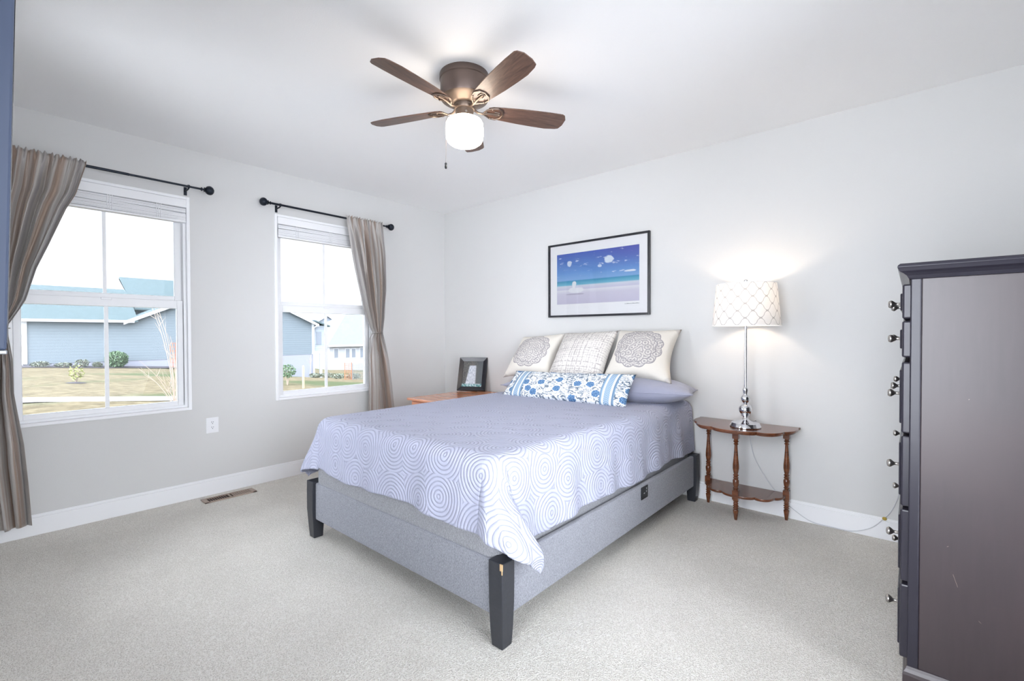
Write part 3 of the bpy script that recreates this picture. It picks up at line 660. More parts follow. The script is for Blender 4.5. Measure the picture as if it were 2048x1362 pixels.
def cushion(name, label, cat, c4, T, m, group=None, pull=.035, seed=1, piping=None, sagf=0, power=.55, back=.5):
    """c4: corners tl,tr,br,bl of the front outline; T thickness"""
    tl, tr, br, bl = [Vector(p) for p in c4]; cen = (tl+tr+br+bl)/4; N_ = 36
    nrm = (tr-tl).cross(bl-tl).normalized()           # away from or towards viewer
    if nrm.dot(CAM-cen) < 0: nrm = -nrm
    bm = bmesh.new(); uvl = bm.loops.layers.uv.new('UVMap'); F, B = [], []
    for j in range(N_+1):
        v = j/N_; rf, rb = [], []
        for i in range(N_+1):
            u = i/N_; p = (tl*(1-u)+tr*u)*(1-v)+(bl*(1-u)+br*u)*v
            eu, ev = math.sin(PI*u), math.sin(PI*v)
            p = p+(cen-p)*0
            # edges pull inward between the corners
            p += ((tr-tl)*(.5-u)*2*pull*ev+(bl-tl)*(.5-v)*2*pull*eu)*(max(abs(u-.5), abs(v-.5))*2)**3
            w_ = (max(0, eu*ev))**power
            nz = noise.noise(Vector((u*3+seed, v*3, seed*2.1)))*.10+noise.noise(Vector((u*8+seed, v*8, 7)))*.05
            h = T*(w_*(1+nz))
            q = p+nrm*h*(1-back); edge = i in (0, N_) or j in (0, N_)
            q.z -= sagf*eu*(1-v); p2 = p-nrm*h*back; p2.z -= sagf*eu*(1-v)
            a = bm.verts.new(q-cen); rf.append(a); rb.append(a if edge else bm.verts.new(p2-cen))
        F.append(rf); B.append(rb)
    for gset, flip in ((F, False), (B, True)):
        for j in range(N_):
            for i in range(N_):
                q = [gset[j][i], gset[j][i+1], gset[j+1][i+1], gset[j+1][i]]; uvs = [(i, j), (i+1, j), (i+1, j+1), (i, j+1)]
                if flip: q.reverse(); uvs.reverse()
                try: fc = bm.faces.new(q)
                except ValueError: continue
                fc.smooth = True
                for lp, (a, b) in zip(fc.loops, uvs): lp[uvl].uv = (a/N_, 1-b/N_)
    rim = [F[0][i].co.copy() for i in range(N_+1)]+[F[j][N_].co.copy() for j in range(1, N_+1)]+[F[N_][i].co.copy() for i in range(N_-1, -1, -1)]+[F[j][0].co.copy() for j in range(N_-1, -1, -1)]
    o = obj(name, bm, m, loc=cen); tag(o, label, cat, group)
    if piping: bm = bmesh.new(); tube(bm, rim, .0035, 6); obj('piping', bm, piping, o, smooth=True)
    return o
cushion('bed_pillow', 'lavender grey pillow at the head of the bed, under the right medallion cushion', 'pillow', [(2.28, -.08, .835), (3.04, -.09, .86), (3.12, -.42, .86), (2.22, -.60, .845)], .21, M['pillow'], pull=.03, seed=2, piping=M['pillow'], power=.5)
cushion('bed_pillow', 'lavender grey pillow at the head of the bed, under the left medallion cushion', 'pillow', [(1.40, -.08, .835), (2.20, -.08, .835), (2.16, -.58, .835), (1.33, -.46, .81)], .17, M['pillow'], pull=.03, seed=5, piping=M['pillow'], power=.5)
cushion('square_cushion', 'cream cushion with dark lace medallion, leaning at the right end of the bed head', 'cushion', [(2.372, -.085, 1.325), (2.915, -.085, 1.325), (2.945, -.36, .915), (2.36, -.37, .905)], .19, M['medallion'], pull=.09, seed=1, power=.40, back=.35)
cushion('square_cushion', 'cream cushion with dark lace medallion, leaning at the left end of the bed head', 'cushion', [(1.315, -.095, 1.262), (1.84, -.085, 1.30), (1.84, -.36, .88), (1.262, -.35, .870)], .18, M['medallion'], pull=.09, seed=4, power=.40, back=.35)
cushion('square_cushion', 'cream plaid woven cushion leaning between the two medallion cushions', 'cushion', [(1.838, -.12, 1.30), (2.385, -.12, 1.32), (2.395, -.44, .86), (1.83, -.44, .855)], .18, M['plaid'], pull=.05, seed=6, power=.40, back=.4)
cushion('lumbar_cushion', 'long white cushion with blue flower print and striped bands', 'cushion', [(1.60, -.545, .965), (2.755, -.545, .995), (2.735, -.675, .765), (1.575, -.715, .763)], .14, M['floral'], pull=.012, seed=8, power=.45, sagf=.012)

# ------------------------------------------------------------------ nightstand and framed photo
def nightstand():
    X0, X1, Y0, Y1, Z = .50, 1.17, -.93, -.03, .665
    root = empty('nightstand', ((X0+X1)/2, (Y0+Y1)/2, 0), 'orange cherry wood nightstand between bed and corner', 'nightstand'); ox, oy = root.location.x, root.location.y
    obj('top', box(X0-ox, X1-ox, Y0-oy, Y1-oy, Z-.022, Z), M['cherry'], root, bevel=.006)
    obj('carcass', box(X0+.03-ox, X1-.03-ox, Y0+.04-oy, Y1-.01-oy, .08, Z-.022), M['cherry'], root, bevel=.003)
    for k in range(3):
        z = .12+k*.175; d = obj('drawer', box(X0+.05-ox, X1-.05-ox, Y0+.022-oy, Y0+.04-oy, z, z+.16), M['cherry'], root, bevel=.004)
        bm = bmesh.new(); lathe(bm, [(.006, Y0+.022-oy), (.007, Y0+.012-oy), (.015, Y0+.006-oy), (.012, Y0-oy)], 16, c=(0, 0, z+.08), ax='y'); obj('knob', bm, M['nickel'], d, smooth=True)
    for sx in (X0+.03, X1-.08):
        for sy in (Y0+.04, Y1-.06): obj('leg', box(sx-ox, sx+.05-ox, sy-oy, sy+.05-oy, 0, .08), M['cherry'], root, bevel=.003)
nightstand()
def photo_frame():
    root = empty('photo_frame', (.64, -.185, .665), 'black framed waterfall photo standing on the orange nightstand', 'photo frame')
    W_, H_, t, bd = .325, .385, .022, .050
    rz = math.atan2(.148, .316)+math.radians(4); tilt = math.radians(-20)
    mt = Matrix.Rotation(rz, 4, 'Z') @ Matrix.Rotation(tilt, 4, 'X') @ Matrix.Translation((0, 0, .005))
    bm = bmesh.new(); a, b = W_/2, a if False else W_/2
    o_ = [(-a, 0), (a, 0), (a, H_), (-a, H_)]; i_ = [(-a+bd, bd), (a-bd, bd), (a-bd, H_-bd), (-a+bd, H_-bd)]
    # front outer ridge, inner lip, back
    ro = [bm.verts.new((x, 0, z)) for x, z in o_]; rf = [bm.verts.new((x*.965, -t, z*.965+H_*.0175)) for x, z in o_]; ri = [bm.verts.new((x, -t*.35, z)) for x, z in i_]; rb = [bm.verts.new((x, 0, z)) for x, z in i_]
    for p, q in ((ro, rf), (rf, ri), (ri, rb), (rb, ro)):
        for k in range(4): bm.faces.new((p[k], p[(k+1) % 4], q[(k+1) % 4], q[k]))
    f = obj('frame', bm, M['frame_black'], root, bevel=.002); f.matrix_local = mt
    bm = bmesh.new(); uvl = bm.loops.layers.uv.new('UVMap'); vv = [bm.verts.new((x, -.003, z)) for x, z in i_]; fc = bm.faces.new(vv)
    for lp, c in zip(fc.loops, ((0, 0), (1, 0), (1, 1), (0, 1))): lp[uvl].uv = c
    p = obj('photograph', bm, M['waterfall'], root); p.matrix_local = mt
    g = obj('glass', box(-a+bd-.002, a-bd+.002, -.006, -.0045, bd-.002, H_-bd+.002), M['clear'], root); g.matrix_local = mt
    bk = obj('backing', box(-a+.008, a-.008, -.001, .004, .008, H_-.008), M['black_plastic'], root); bk.matrix_local = mt
    bm = bmesh.new(); prism(bm, [(-.03, .0), (.03, .0), (.02, .20), (-.02, .20)], 0, .004)
    e = obj('easel_leg', bm, M['black_plastic'], root)
    e.matrix_local = Matrix.Rotation(rz, 4, 'Z') @ Matrix.Translation((0, .14, .002)) @ Matrix.Rotation(math.radians(110), 4, 'X')
photo_frame()

# ------------------------------------------------------------------ wall picture
def picture():
    X0, X1, Z0, Z1 = 1.572, 2.619, 1.453, 2.156; cx, cz = (X0+X1)/2, (Z0+Z1)/2
    root = empty('framed_picture', (cx, 0, cz), 'black framed beach print with white mat on the wall over the bed', 'picture')
    a, b, t = (X1-X0)/2, (Z1-Z0)/2, .018
    bm = bmesh.new()
    for (p, q, r_, s) in ((-a, -a+t, -b, b), (a-t, a, -b, b), (-a+t, a-t, -b, -b+t), (-a+t, a-t, b-t, b)): bx(bm, p, q, -.030, -.002, r_, s)
    obj('frame', bm, M['frame_black'], root, bevel=.003)
    obj('mat_board', box(-a+t, a-t, -.012, -.006, -b+t, b-t), M['mat_board'], root)
    l, r_, bt, tp = 1.668-cx, 2.522-cx, 1.576-cz, 2.055-cz
    bm = bmesh.new(); uvl = bm.loops.layers.uv.new('UVMap'); vv = [bm.verts.new(p) for p in ((l, -.0135, bt), (r_, -.0135, bt), (r_, -.0135, tp), (l, -.0135, tp))]; fc = bm.faces.new(vv)
    for lp, c in zip(fc.loops, ((0, 0), (1, 0), (1, 1), (0, 1))): lp[uvl].uv = c
    obj('print', bm, M['beach'], root)
    bm = bmesh.new(); x = 2.385-cx; rr = random.Random(4)
    while x < 2.515-cx:
        wd = rr.uniform(.003, .012); bx(bm, x, x+wd, -.0128, -.0121, 1.553-cz, 1.553-cz+rr.uniform(.003, .006)); x += wd+.003
    obj('signature', bm, M['wire'], root)
    obj('glass', box(-a+t-.002, a-t+.002, -.021, -.0195, -b+t-.002, b-t+.002), M['clear'], root)
picture()

# ------------------------------------------------------------------ demilune console table
TX, TY = 3.372, -.018
def table():
    root = empty('console_table', (TX, TY, 0), 'half-moon mahogany console table with scalloped edge and lower shelf', 'console table')
    def outline(w_, d_, sc, n=120):
        pts = [(w_, 0)]
        for i in range(n+1):
            a = PI*i/n; k = 1+sc*(abs(math.sin(5.0*a))**.7-.5)
            cx_ = math.copysign(abs(math.cos(a))**.72, math.cos(a)); y = -math.sin(a)**.95*d_*k if 0 < i < n else -.0
            pts.append((w_*cx_*(1+sc*.35*(abs(math.sin(5.0*a))-.5)), y-.03*(1 if 0 < i < n else 1)))
        pts.append((-w_, 0)); return pts
    def slab(name, w_, d_, zt, th, sc):
        bm = bmesh.new()
        for k, (s, z0, z1) in enumerate(((1, zt-th*.55, zt), (.965, zt-th, zt-th*.55))): prism(bm, [(x*s, y*s) for x, y in outline(w_, d_, sc)], z0, z1)
        return obj(name, bm, M['table'], root, bevel=.003)
    slab('top', .338, .350, .645, .026, .11); slab('shelf', .262, .240, .176, .020, .15)
    # turned legs
    seg = [(.009, 0), (.012, .02), (.016, .05), (.018, .066), (.012, .074), (.018, .082), (.012, .090), (.019, .098), (.012, .106), (.017, .114), (.012, .122), (.018, .132), (.018, .142)]
    up = [(.017, .206), (.012, .214), (.019, .222), (.012, .230), (.016, .238), (.0195, .262), (.0195, .276), (.013, .286), (.018, .294), (.012, .302), (.0185, .312), (.012, .320), (.015, .328), (.020, .360), (.0195, .385), (.015, .430), (.011, .490), (.0095, .520), (.016, .528), (.010, .536), (.018, .546), (.012, .554), (.017, .566)]
    for (x, y) in ((-.262, -.038), (.262, -.038), (-.005, -.262)):
        bm = bmesh.new(); lathe(bm, seg, 20); lathe(bm, up, 20); bx(bm, -.0195, .0195, -.0195, .0195, .142, .206); bx(bm, -.0195, .0195, -.0195, .0195, .566, .6195)
        o = obj('leg', bm, M['table'], root, smooth=True, angle=35); o.location = (x, y, 0)
table()

LX, LY = 3.414, -.232
def lamp():
    zt = .6455
    root = empty('table_lamp', (LX, LY, zt), 'chrome table lamp with white trellis shade, lit, on the console table', 'lamp')
    bm = bmesh.new(); lathe(bm, [(.096, 0), (.099, .003), (.099, .008), (.092, .020), (.088, .030), (.070, .036), (.045, .040), (.030, .046), (.020, .056), (.014, .068)], 48); obj('base', bm, M['chrome'], root, smooth=True, angle=30)
    bm = bmesh.new(); lathe(bm, [(.014, .066), (.016, .074), (.026, .078), (.030, .084), (.026, .088), (.037, .100), (.0415, .116), (.0415, .126), (.036, .144), (.024, .157), (.014, .163), (.014, .168), (.022, .176), (.028, .190), (.0285, .202), (.024, .214), (.013, .224), (.012, .230), (.015, .240), (.018, .254), (.0165, .266), (.011, .274), (.0095, .278)], 36); obj('turned_stem', bm, M['chrome'], root, smooth=True, angle=50)
    bm = bmesh.new(); lathe(bm, [(.0085, .276), (.0085, .86)], 20); obj('pole', bm, M['chrome'], root, smooth=True)
    z0, z1, r0, r1 = 1.347-zt, 1.632-zt, .214, .188
    bm = bmesh.new(); uvl = bm.loops.layers.uv.new('UVMap'); n = 72; A = []
    for i in range(n): A.append([bm.verts.new(((r0+(r1-r0)*t)*math.cos(2*PI*i/n), (r0+(r1-r0)*t)*math.sin(2*PI*i/n), z0+(z1-z0)*t)) for t in (0, .5, 1)])
    for i in range(n):
        for k in (0, 1):
            fc = bm.faces.new((A[i][k], A[(i+1) % n][k], A[(i+1) % n][k+1], A[i][k+1])); fc.smooth = True
            for lp, c in zip(fc.loops, ((i, k), (i+1, k), (i+1, k+1), (i, k+1))): lp[uvl].uv = (c[0]/n, c[1]/2)
    sh = obj('lamp_shade', bm, M['shade'], root)
    bm = bmesh.new()
    bm.free()
    for rr, z in ((r0, z0), (r1, z1)):
        bm = bmesh.new(); tube(bm, [(rr*math.cos(2*PI*k/72), rr*math.sin(2*PI*k/72), z) for k in range(73)], .0022, 6)
        obj('rim', bm, M['mat_board'], sh, smooth=True)
    bm = bmesh.new()
    for k in range(3): a = 2*PI*k/3; tube(bm, [(0, 0, z1-.008), (r1*math.cos(a), r1*math.sin(a), z1-.003)], .0018, 6)
    obj('spider', bm, M['nickel'], sh)
    bm = bmesh.new(); tube(bm, [(.008, 0, .84)]+[(.055*math.sin(PI*k/10)+.004, 0, .84+.135*k/10) for k in range(1, 10)]+[(0, 0, z1-.008)], .0018, 6); tube(bm, [(-.008, 0, .84)]+[(-.055*math.sin(PI*k/10)-.004, 0, .84+.135*k/10) for k in range(1, 10)]+[(0, 0, z1-.008)], .0018, 6)
    obj('harp', bm, M['nickel'], root, smooth=True)
    bm = bmesh.new(); lathe(bm, [(.017, .80), (.018, .805), (.018, .84), (.014, .845)], 20); obj('socket', bm, M['nickel'], root, smooth=True)
    bm = bmesh.new(); ball(bm, .030, (0, 0, .885), (1, 1, 1.15), 20); obj('bulb', bm, M['bulb'], root, smooth=True)
    bm = bmesh.new(); lathe(bm, [(.006, z1-.008), (.006, z1+.004), (.010, z1+.008), (.014, z1+.018), (.013, z1+.028), (.006, z1+.034)], 18); obj('finial', bm, M['chrome'], root, smooth=True)
    pts = [(3.425, -.13, .652), (3.43, -.012, .660), (3.40, -.010, .60), (3.39, -.008, .53), (3.42, -.008, .39), (3.50, -.020, .25), (3.60, -.020, .13), (3.69, -.022, .06), (3.78, -.020, .014), (3.90, -.022, .009), (4.0, -.020, .012), (4.09, -.020, .055), (4.15, -.018, .12), (4.20, -.014, .20), (4.235, -.010, .31), (4.26, -.010, .42)]
    bm = bmesh.new(); tube(bm, [Vector(p)-Vector((LX, LY, zt)) for p in spline(pts, 8)], .0028, 6); cd_ = obj('cord', bm, M['cord'], root, smooth=True)
    bm = bmesh.new(); ball(bm, .012, (4.163-LX, -.020-LY, .135-zt), (1, .6, .9), 12); t_ = obj('cord_switch', bm, M['yellow'], cd_, smooth=True); t_['label'] = 'small yellow piece on the cord'
lamp()

# ------------------------------------------------------------------ tall chest of drawers
def chest():
    X0, X1, Y0, Y1 = 4.283, 4.80, -1.55, -.42
    root = empty('tall_chest', ((X0+X1)/2, (Y0+Y1)/2, 0), 'tall espresso brown chest of drawers at the right edge', 'chest of drawers'); o = Vector((root.location.x, root.location.y, 0))
    def b(name, x0, x1, y0, y1, z0, z1, m, par=root, bev=.003):
        return obj(name, box(x0-o.x, x1-o.x, y0-o.y, y1-o.y, z0, z1), m, par, bevel=bev)
    b('side_panel', X0+.03, X1, Y0+.005, Y0+.022, .10, 1.487, M['espresso']); b('side_panel', X0+.03, X1, Y1-.022, Y1-.005, .10, 1.487, M['espresso'])
    b('corner_stile', X0, X0+.030, Y0, Y0+.028, .10, 1.487, M['espresso_edge'], bev=.004); b('corner_stile', X0, X0+.030, Y1-.028, Y1, .10, 1.487, M['espresso_edge'], bev=.004)
    b('carcass', X0+.012, X1-.004, Y0+.022, Y1-.022, .10, 1.486, M['espresso'])
    bm = bmesh.new()
    for z, e in ((1.487, .006), (1.492, .014), (1.500, .022), (1.509, .030)): pass
    prof = [(1.485, .004), (1.497, .010), (1.506, .020), (1.512, .030), (1.520, .033), (1.527, .036), (1.533, .034), (1.539, .028)]
    rows = [[bm.verts.new((x-o.x, y-o.y, z)) for x, y in ((X0-e, Y0-e), (X1+e*.2, Y0-e), (X1+e*.2, Y1+e), (X0-e, Y1+e))] for z, e in prof]
    for p, q in zip(rows, rows[1:]):
        for i in range(4): bm.faces.new((p[i], p[(i+1) % 4], q[(i+1) % 4], q[i]))
    bm.faces.new(rows[0]); bm.faces.new(rows[-1]); obj('top', bm, M['espresso_edge'], root, bevel=.001)
    bm = bmesh.new(); prof = [(0, .012), (.075, .012), (.085, .010), (.095, .004), (.104, .001)]
    rows = [[bm.verts.new((x-o.x, y-o.y, z)) for x, y in ((X0-e, Y0-e), (X1, Y0-e), (X1, Y1+e), (X0-e, Y1+e))] for z, e in prof]
    for p, q in zip(rows, rows[1:]):
        for i in range(4): bm.faces.new((p[i], p[(i+1) % 4], q[(i+1) % 4], q[i]))
    bm.faces.new(rows[0]); bm.faces.new(rows[-1]); obj('base', bm, M['espresso'], root, bevel=.001)
    ya, ym, yb = -1.33, -1.0, -.60
    lay = [(1.345, 1.468, 1.408, (ya, ym), (Y0+.006, -.80)), (1.207, 1.337, 1.272, (ya, ym), (Y0+.006, -.80)), (.935, 1.190, 1.056, (ya, ym, yb), (Y0+.006, Y1-.006)), (.672, .925, .775, (ya, yb), (Y0+.006, Y1-.006)), (.402, .660, .502, (ya, yb), (Y0+.006, Y1-.006)), (.125, .390, .228, (ya, yb), (Y0+.006, Y1-.006)), (1.207, 1.468, 1.30, (), (-.79, Y1-.006))]
    for z0, z1, kz, ks, (y0, y1) in lay:
        d = b('drawer' if ks else 'cupboard_door', X0-.022, X0+.012, y0, y1, z0, z1, M['espresso_edge'], bev=.006)
        obj('raised_panel', box(X0-.028-o.x, X0-.020-o.x, y0+.03-o.y, y1-.03-o.y, z0+.03, z1-.03), M['espresso_edge'], d, bevel=.004)
        for ky in ks:
            bm = bmesh.new(); x = X0-.027-o.x; lathe(bm, [(.009, x), (.009, x-.003), (.0055, x-.008), (.006, x-.018), (.011, x-.024), (.0150, x-.029), (.0155, x-.034), (.012, x-.040), (.004, x-.042)], 20, c=(0, ky-o.y, kz), ax='x')
            obj('knob', bm, M['nickel'], d, smooth=True)
    for (x, z, dx, dz, wd) in ((4.40, .470, .012, -.040, .0006), (4.384, .56, .004, .003, .0012), (4.463, .335, .006, -.006, .0008), (4.433, 1.07, .002, .002, .0012)):
        bm = bmesh.new(); v = [bm.verts.new((x+a-o.x, Y0+.0046-o.y, z+c)) for a, c in ((0, 0), (wd, 0), (wd+dx, dz), (dx, dz))]; bm.faces.new(v)
        obj('scratch', bm, M['twig'], root)
chest()

# ------------------------------------------------------------------ television at the left edge
def tv():
    root = empty('television', (2.4, -3.72, 1.26), 'dark wall-mounted television seen edge-on at the far left', 'television')
    t = Matrix.Rotation(math.radians(-1.6), 4, 'X')
    b = obj('body', box(-.60, .60, -.045, .040, .008, .70), M['tv'], root, bevel=.004); b.matrix_local = t
    s = obj('screen', box(-.585, .585, .040, .0415, .022, .688), M['frame_black'], root); s.matrix_local = t
    z = obj('bottom_bezel', box(-.60, .60, -.043, .041, 0, .008), M['silver'], root, bevel=.002); z.matrix_local = t
    bm = box(-.12, .12, -.255, -.240, .22, .50); bx(bm, -.03, .03, -.245, -.03, .30, .42); obj('wall_mount', bm, M['black_plastic'], root)
tv()

# ------------------------------------------------------------------ outlet and floor register
def outlet():
    root = empty('wall_outlet', (0, -2.470, .562), 'white duplex outlet on the wall between the two windows', 'outlet')
    obj('cover_plate', box(0, .005, -.044, .044, -.062, .062), M['outlet'], root, bevel=.0025)
    for z in (.0205, -.0205):
        bm = bmesh.new(); lathe(bm, [(.0165, .004), (.0165, .0065)], 24, c=(0, 0, z), ax='x'); r_ = obj('receptacle', bm, M['outlet'], root, smooth=True)
        bm = bmesh.new(); bx(bm, .0066, .0071, -.0075, -.0045, z+.001, z+.010); bx(bm, .0066, .0071, .0045, .0075, z+.002, z+.009); lathe(bm, [(.003, .0066), (.003, .0071)], 10, c=(0, 0, z-.007), ax='x'); obj('slots', bm, M['slot'], r_)
outlet()
def register():
    root = empty('floor_register', (.155, -2.40, .0), 'tan metal floor register set in the carpet under the window', 'floor vent')
    a, b = .185, .058; bm = bmesh.new()
    bx(bm, -b, b, -a, -a+.03, .001, .009); bx(bm, -b, b, a-.03, a, .001, .009); bx(bm, -b, -b+.014, -a, a, .001, .009); bx(bm, b-.014, b, -a, a, .001, .009); bx(bm, -b, b, -.006, .006, .001, .009)
    obj('frame', bm, M['vent'], root, bevel=.0015); obj('duct_opening', box(-b+.01, b-.01, -a+.02, a-.02, .0006, .002), M['vent_dark'], root)
    for k in range(20):
        y = -a+.036+k*(2*a-.072)/19
        if abs(y) < .010: continue
        bm = bmesh.new(); tl_ = -.0045 if k < 10 else .0045; v = []
        for z, dy in ((.002, 0), (.008, tl_)):
            for s in (-.0012, .0012): v += [bm.verts.new((-b+.012, y+s+dy, z)), bm.verts.new((b-.012, y+s+dy, z))]
        bm.faces.new((v[0], v[1], v[5], v[4])); bm.faces.new((v[2], v[3], v[7], v[6])); bm.faces.new((v[0], v[1], v[3], v[2])); bm.faces.new((v[4], v[5], v[7], v[6])); bm.faces.new((v[0], v[2], v[6], v[4])); bm.faces.new((v[1], v[3], v[7], v[5]))
        obj('louver', bm, M['vent'], root)
register()

# ------------------------------------------------------------------ outdoors
def gz(x, y):
    z = -.5-.065*max(0, min(y, 40)+2)
    if x < -20 and y > 5: z -= .09*min(1, (-20-x)/14)*min(y-5, 12)
    return z
def ground():
    bm = bmesh.new(); xs = [-.6-i*1.6 for i in range(16)]+[-26-i*3 for i in range(34)]; ys = [-14+i*1.5 for i in range(40)]+[46+i*5 for i in range(16)]
    g = [[bm.verts.new((x, y, gz(x, y))) for y in ys] for x in xs]
    for i in range(len(xs)-1):
        for j in range(len(ys)-1): bm.faces.new((g[i][j], g[i][j+1], g[i+1][j+1], g[i+1][j])).smooth = True
    tag(obj('lawn', bm, M['grass']), 'dry straw coloured lawn sloping behind the windows', 'lawn', kind='structure')
    bm = bmesh.new(); L = [(-15.6, -6), (-14.2, -2.7), (-12.6, .6), (-12.0, 4)]
    v0 = [bm.verts.new((x, y, gz(x, y)+.03)) for x, y in L]; v1 = [bm.verts.new((x+1.0, y, gz(x+1, y)+.03)) for x, y in L]
    for i in range(3): bm.faces.new((v0[i], v0[i+1], v1[i+1], v1[i]))
    tag(solid(obj('sidewalk', bm, M['concrete']), .04), 'pale concrete walk crossing the lawn outside', 'path', kind='structure')
ground()
def roofslab(bm, p, th=.12):
    a = [bm.verts.new(q) for q in p]; b = [bm.verts.new((q[0], q[1], q[2]-th)) for q in p]; n = len(p); bm.faces.new(a); bm.faces.new(b[::-1])
    for i in range(n): bm.faces.new((a[i], a[(i+1) % n], b[(i+1) % n], b[i]))
    return bm
def blue_house():
    X = -34.6; root = empty('blue_house', (X, 6, -1), 'slate blue sided house with green roof beyond the lawn', 'house'); o = Vector((X, 6, -1))
    def P(name, bm, m, par=root, **k):
        for v in bm.verts: v.co -= o
        return obj(name, bm, m, par, **k)
    bm = box(X-8, X, -1.93, 15.2, -.40, 2.25)
    a = [bm.verts.new((X, y, z)) for y, z in ((2.9, 2.25), (15.2, 2.25), (9.05, 5.15))]; b = [bm.verts.new((X-8, y, z)) for y, z in ((2.9, 2.25), (15.2, 2.25), (9.05, 5.15))]
    bm.faces.new(a); bm.faces.new(b[::-1]); bm.faces.new((a[1], b[1], b[2], a[2])); bm.faces.new((a[0], a[2], b[2], b[0])); P('siding_wall', bm, M['siding'])
    P('foundation', box(X-8, X-.03, -1.93, 15.2, -4, -.38), M['foundation'])
    bm = bmesh.new(); roofslab(bm, [(X+.4, -2.3, 2.25), (X+.4, 3.3, 2.25), (X-5.4, 3.7, 4.65), (X-5.4, -2.3, 4.65)]); roofslab(bm, [(X-5.4, -2.3, 4.65), (X-5.4, 3.7, 4.65), (X-11, 3.7, 2.2), (X-11, -2.3, 2.2)])
    roofslab(bm, [(X+.35, 2.6, 2.20), (X+.35, 9.05, 5.25), (X-7.4, 9.05, 5.25), (X-7.4, 2.6, 2.2)]); roofslab(bm, [(X+.35, 9.05, 5.25), (X+.35, 15.5, 2.2), (X-8, 15.5, 2.2), (X-8, 9.05, 5.25)])
    roofslab(bm, [(X-2.3, 3.6, 3.15), (X-2.3, 12, 3.15), (X-7.4, 12, 5.75), (X-7.4, 3.6, 5.75)]); roofslab(bm, [(X-7.4, 3.6, 5.75), (X-7.4, 12, 5.75), (X-13, 12, 2.6), (X-13, 3.6, 2.6)])
    P('roof', bm, M['roof'])
    bm = bmesh.new(); v = [bm.verts.new(p) for p in ((X-2.2, 3.55, 3.2), (X-12.6, 3.55, 3.2), (X-7.4, 3.55, 5.6))]; bm.faces.new(v); P('gable_end', bm, M['ext_white'])
    P('gutter', box(X+.30, X+.46, -2.3, 3.1, 2.08, 2.24), M['ext_white'])
    for (p, q) in (((2.55, 2.06), (9.05, 5.10)), ((9.05, 5.10), (15.55, 2.06))):
        bm = bmesh.new(); roofslab(bm, [(X+.36, p[0], p[1]+.1), (X+.36, q[0], q[1]+.1), (X+.42, q[0], q[1]+.1), (X+.42, p[0], p[1]+.1)], .22); P('rake_board', bm, M['ext_white'])
    P('corner_board', box(X-.05, X+.06, -2.0, -1.75, -.4, 2.2), M['ext_white']); P('corner_board', box(X-.05, X+.06, 15.1, 15.3, -.4, 2.2), M['ext_white'])
    bm = bmesh.new(); tube(bm, [(X+.4, 15.35, 2.0), (X+.15, 15.2, 1.8), (X+.15, 15.2, -2.5)], .07, 8); P('downspout', bm, M['ext_white'])
    # raised sunroom on a post behind the corner
    P('sunroom', box(X-4, X-.02, 15.32, 16.35, -.15, 2.05), M['siding_grey']); P('sunroom_floor', box(X-4, X+.1, 15.3, 16.4, -.35, -.15), M['ext_white'])
    P('sunroom_roof', roofslab(bmesh.new(), [(X+.3, 15.25, 2.5), (X+.3, 16.6, 2.05), (X-4, 16.6, 2.05), (X-4, 15.25, 2.5)]), M['roof'])
    P('sunroom_post', box(X-.02, X+.14, 15.75, 15.93, -3.2, -.35), M['ext_white']); P('sunroom_window', box(X-.02, X+.01, 15.5, 15.95, .4, 1.5), M['dark_glass'])
blue_house()
def simple_house(name, label, X, y0, y1, z0, ze, zr, wallm, roofm, wins=(), gable=False, D=9):
    root = empty(name, (X, (y0+y1)/2, z0), label, 'house'); o = Vector(root.location)
    def P(nm, bm, m, par=root):
        for v in bm.verts: v.co -= o
        return obj(nm, bm, m, par)
    bm = box(X-D, X, y0, y1, z0-2, ze); yc = (y0+y1)/2
    if gable:
        a = [bm.verts.new((X, y, z)) for y, z in ((y0, ze), (y1, ze), (yc, zr))]; bm.faces.new(a)
        P('siding_wall', bm, wallm); e = .4; bm = bmesh.new(); s = (zr-ze)/(yc-y0)
        roofslab(bm, [(X+e, y0-e, ze-s*e), (X+e, yc, zr+.1), (X-D, yc, zr+.1), (X-D, y0-e, ze-s*e)]); roofslab(bm, [(X+e, yc, zr+.1), (X+e, y1+e, ze-s*e), (X-D, y1+e, ze-s*e), (X-D, yc, zr+.1)]); P('roof', bm, roofm)
        bm = bmesh.new()
        for (ya, yb, za, zb) in ((y0-e, yc, ze-s*e, zr+.1), (yc, y1+e, zr+.1, ze-s*e)): roofslab(bm, [(X+e, ya, za+.03), (X+e, yb, zb+.03), (X+e+.06, yb, zb+.03), (X+e+.06, ya, za+.03)], .3)
        P('rake_board', bm, M['ext_white'])
    else:
        P('siding_wall', bm, wallm); e = .5; bm = bmesh.new(); h = D/2
        roofslab(bm, [(X+e, y0-e, ze), (X+e, y1+e, ze), (X-h, y1+e-h, zr), (X-h, y0-e+h, zr)]); roofslab(bm, [(X+e, y0-e, ze), (X-h, y0-e+h, zr), (X-D-e, y0-e, ze)]); P('roof', bm, roofm)
        P('fascia', box(X+e-.02, X+e+.06, y0-e, y1+e, ze-.25, ze), M['ext_white'])
    for (yw, zw, ww, hw) in wins:
        f = P('window', box(X-.02, X+.04, yw-ww/2-.1, yw+ww/2+.1, zw-hw/2-.1, zw+hw/2+.1), M['ext_white'])
        P('glass_pane', box(X+.04, X+.06, yw-ww/2, yw+ww/2, zw-hw/2, zw+hw/2), M['dark_glass'], root)
simple_house('white_house', 'long white house with low grey roof, seen through the window nearer the corner', -55, 27.4, 42, -2.7, -.15, 4.6, M['siding_white'], M['roof_grey'], [(28.3, -1.3, .55, 1.2), (30.0, -1.35, .55, 1.2), (30.9, -1.35, .55, 1.2), (32.2, -1.35, .55, 1.3)], D=14)
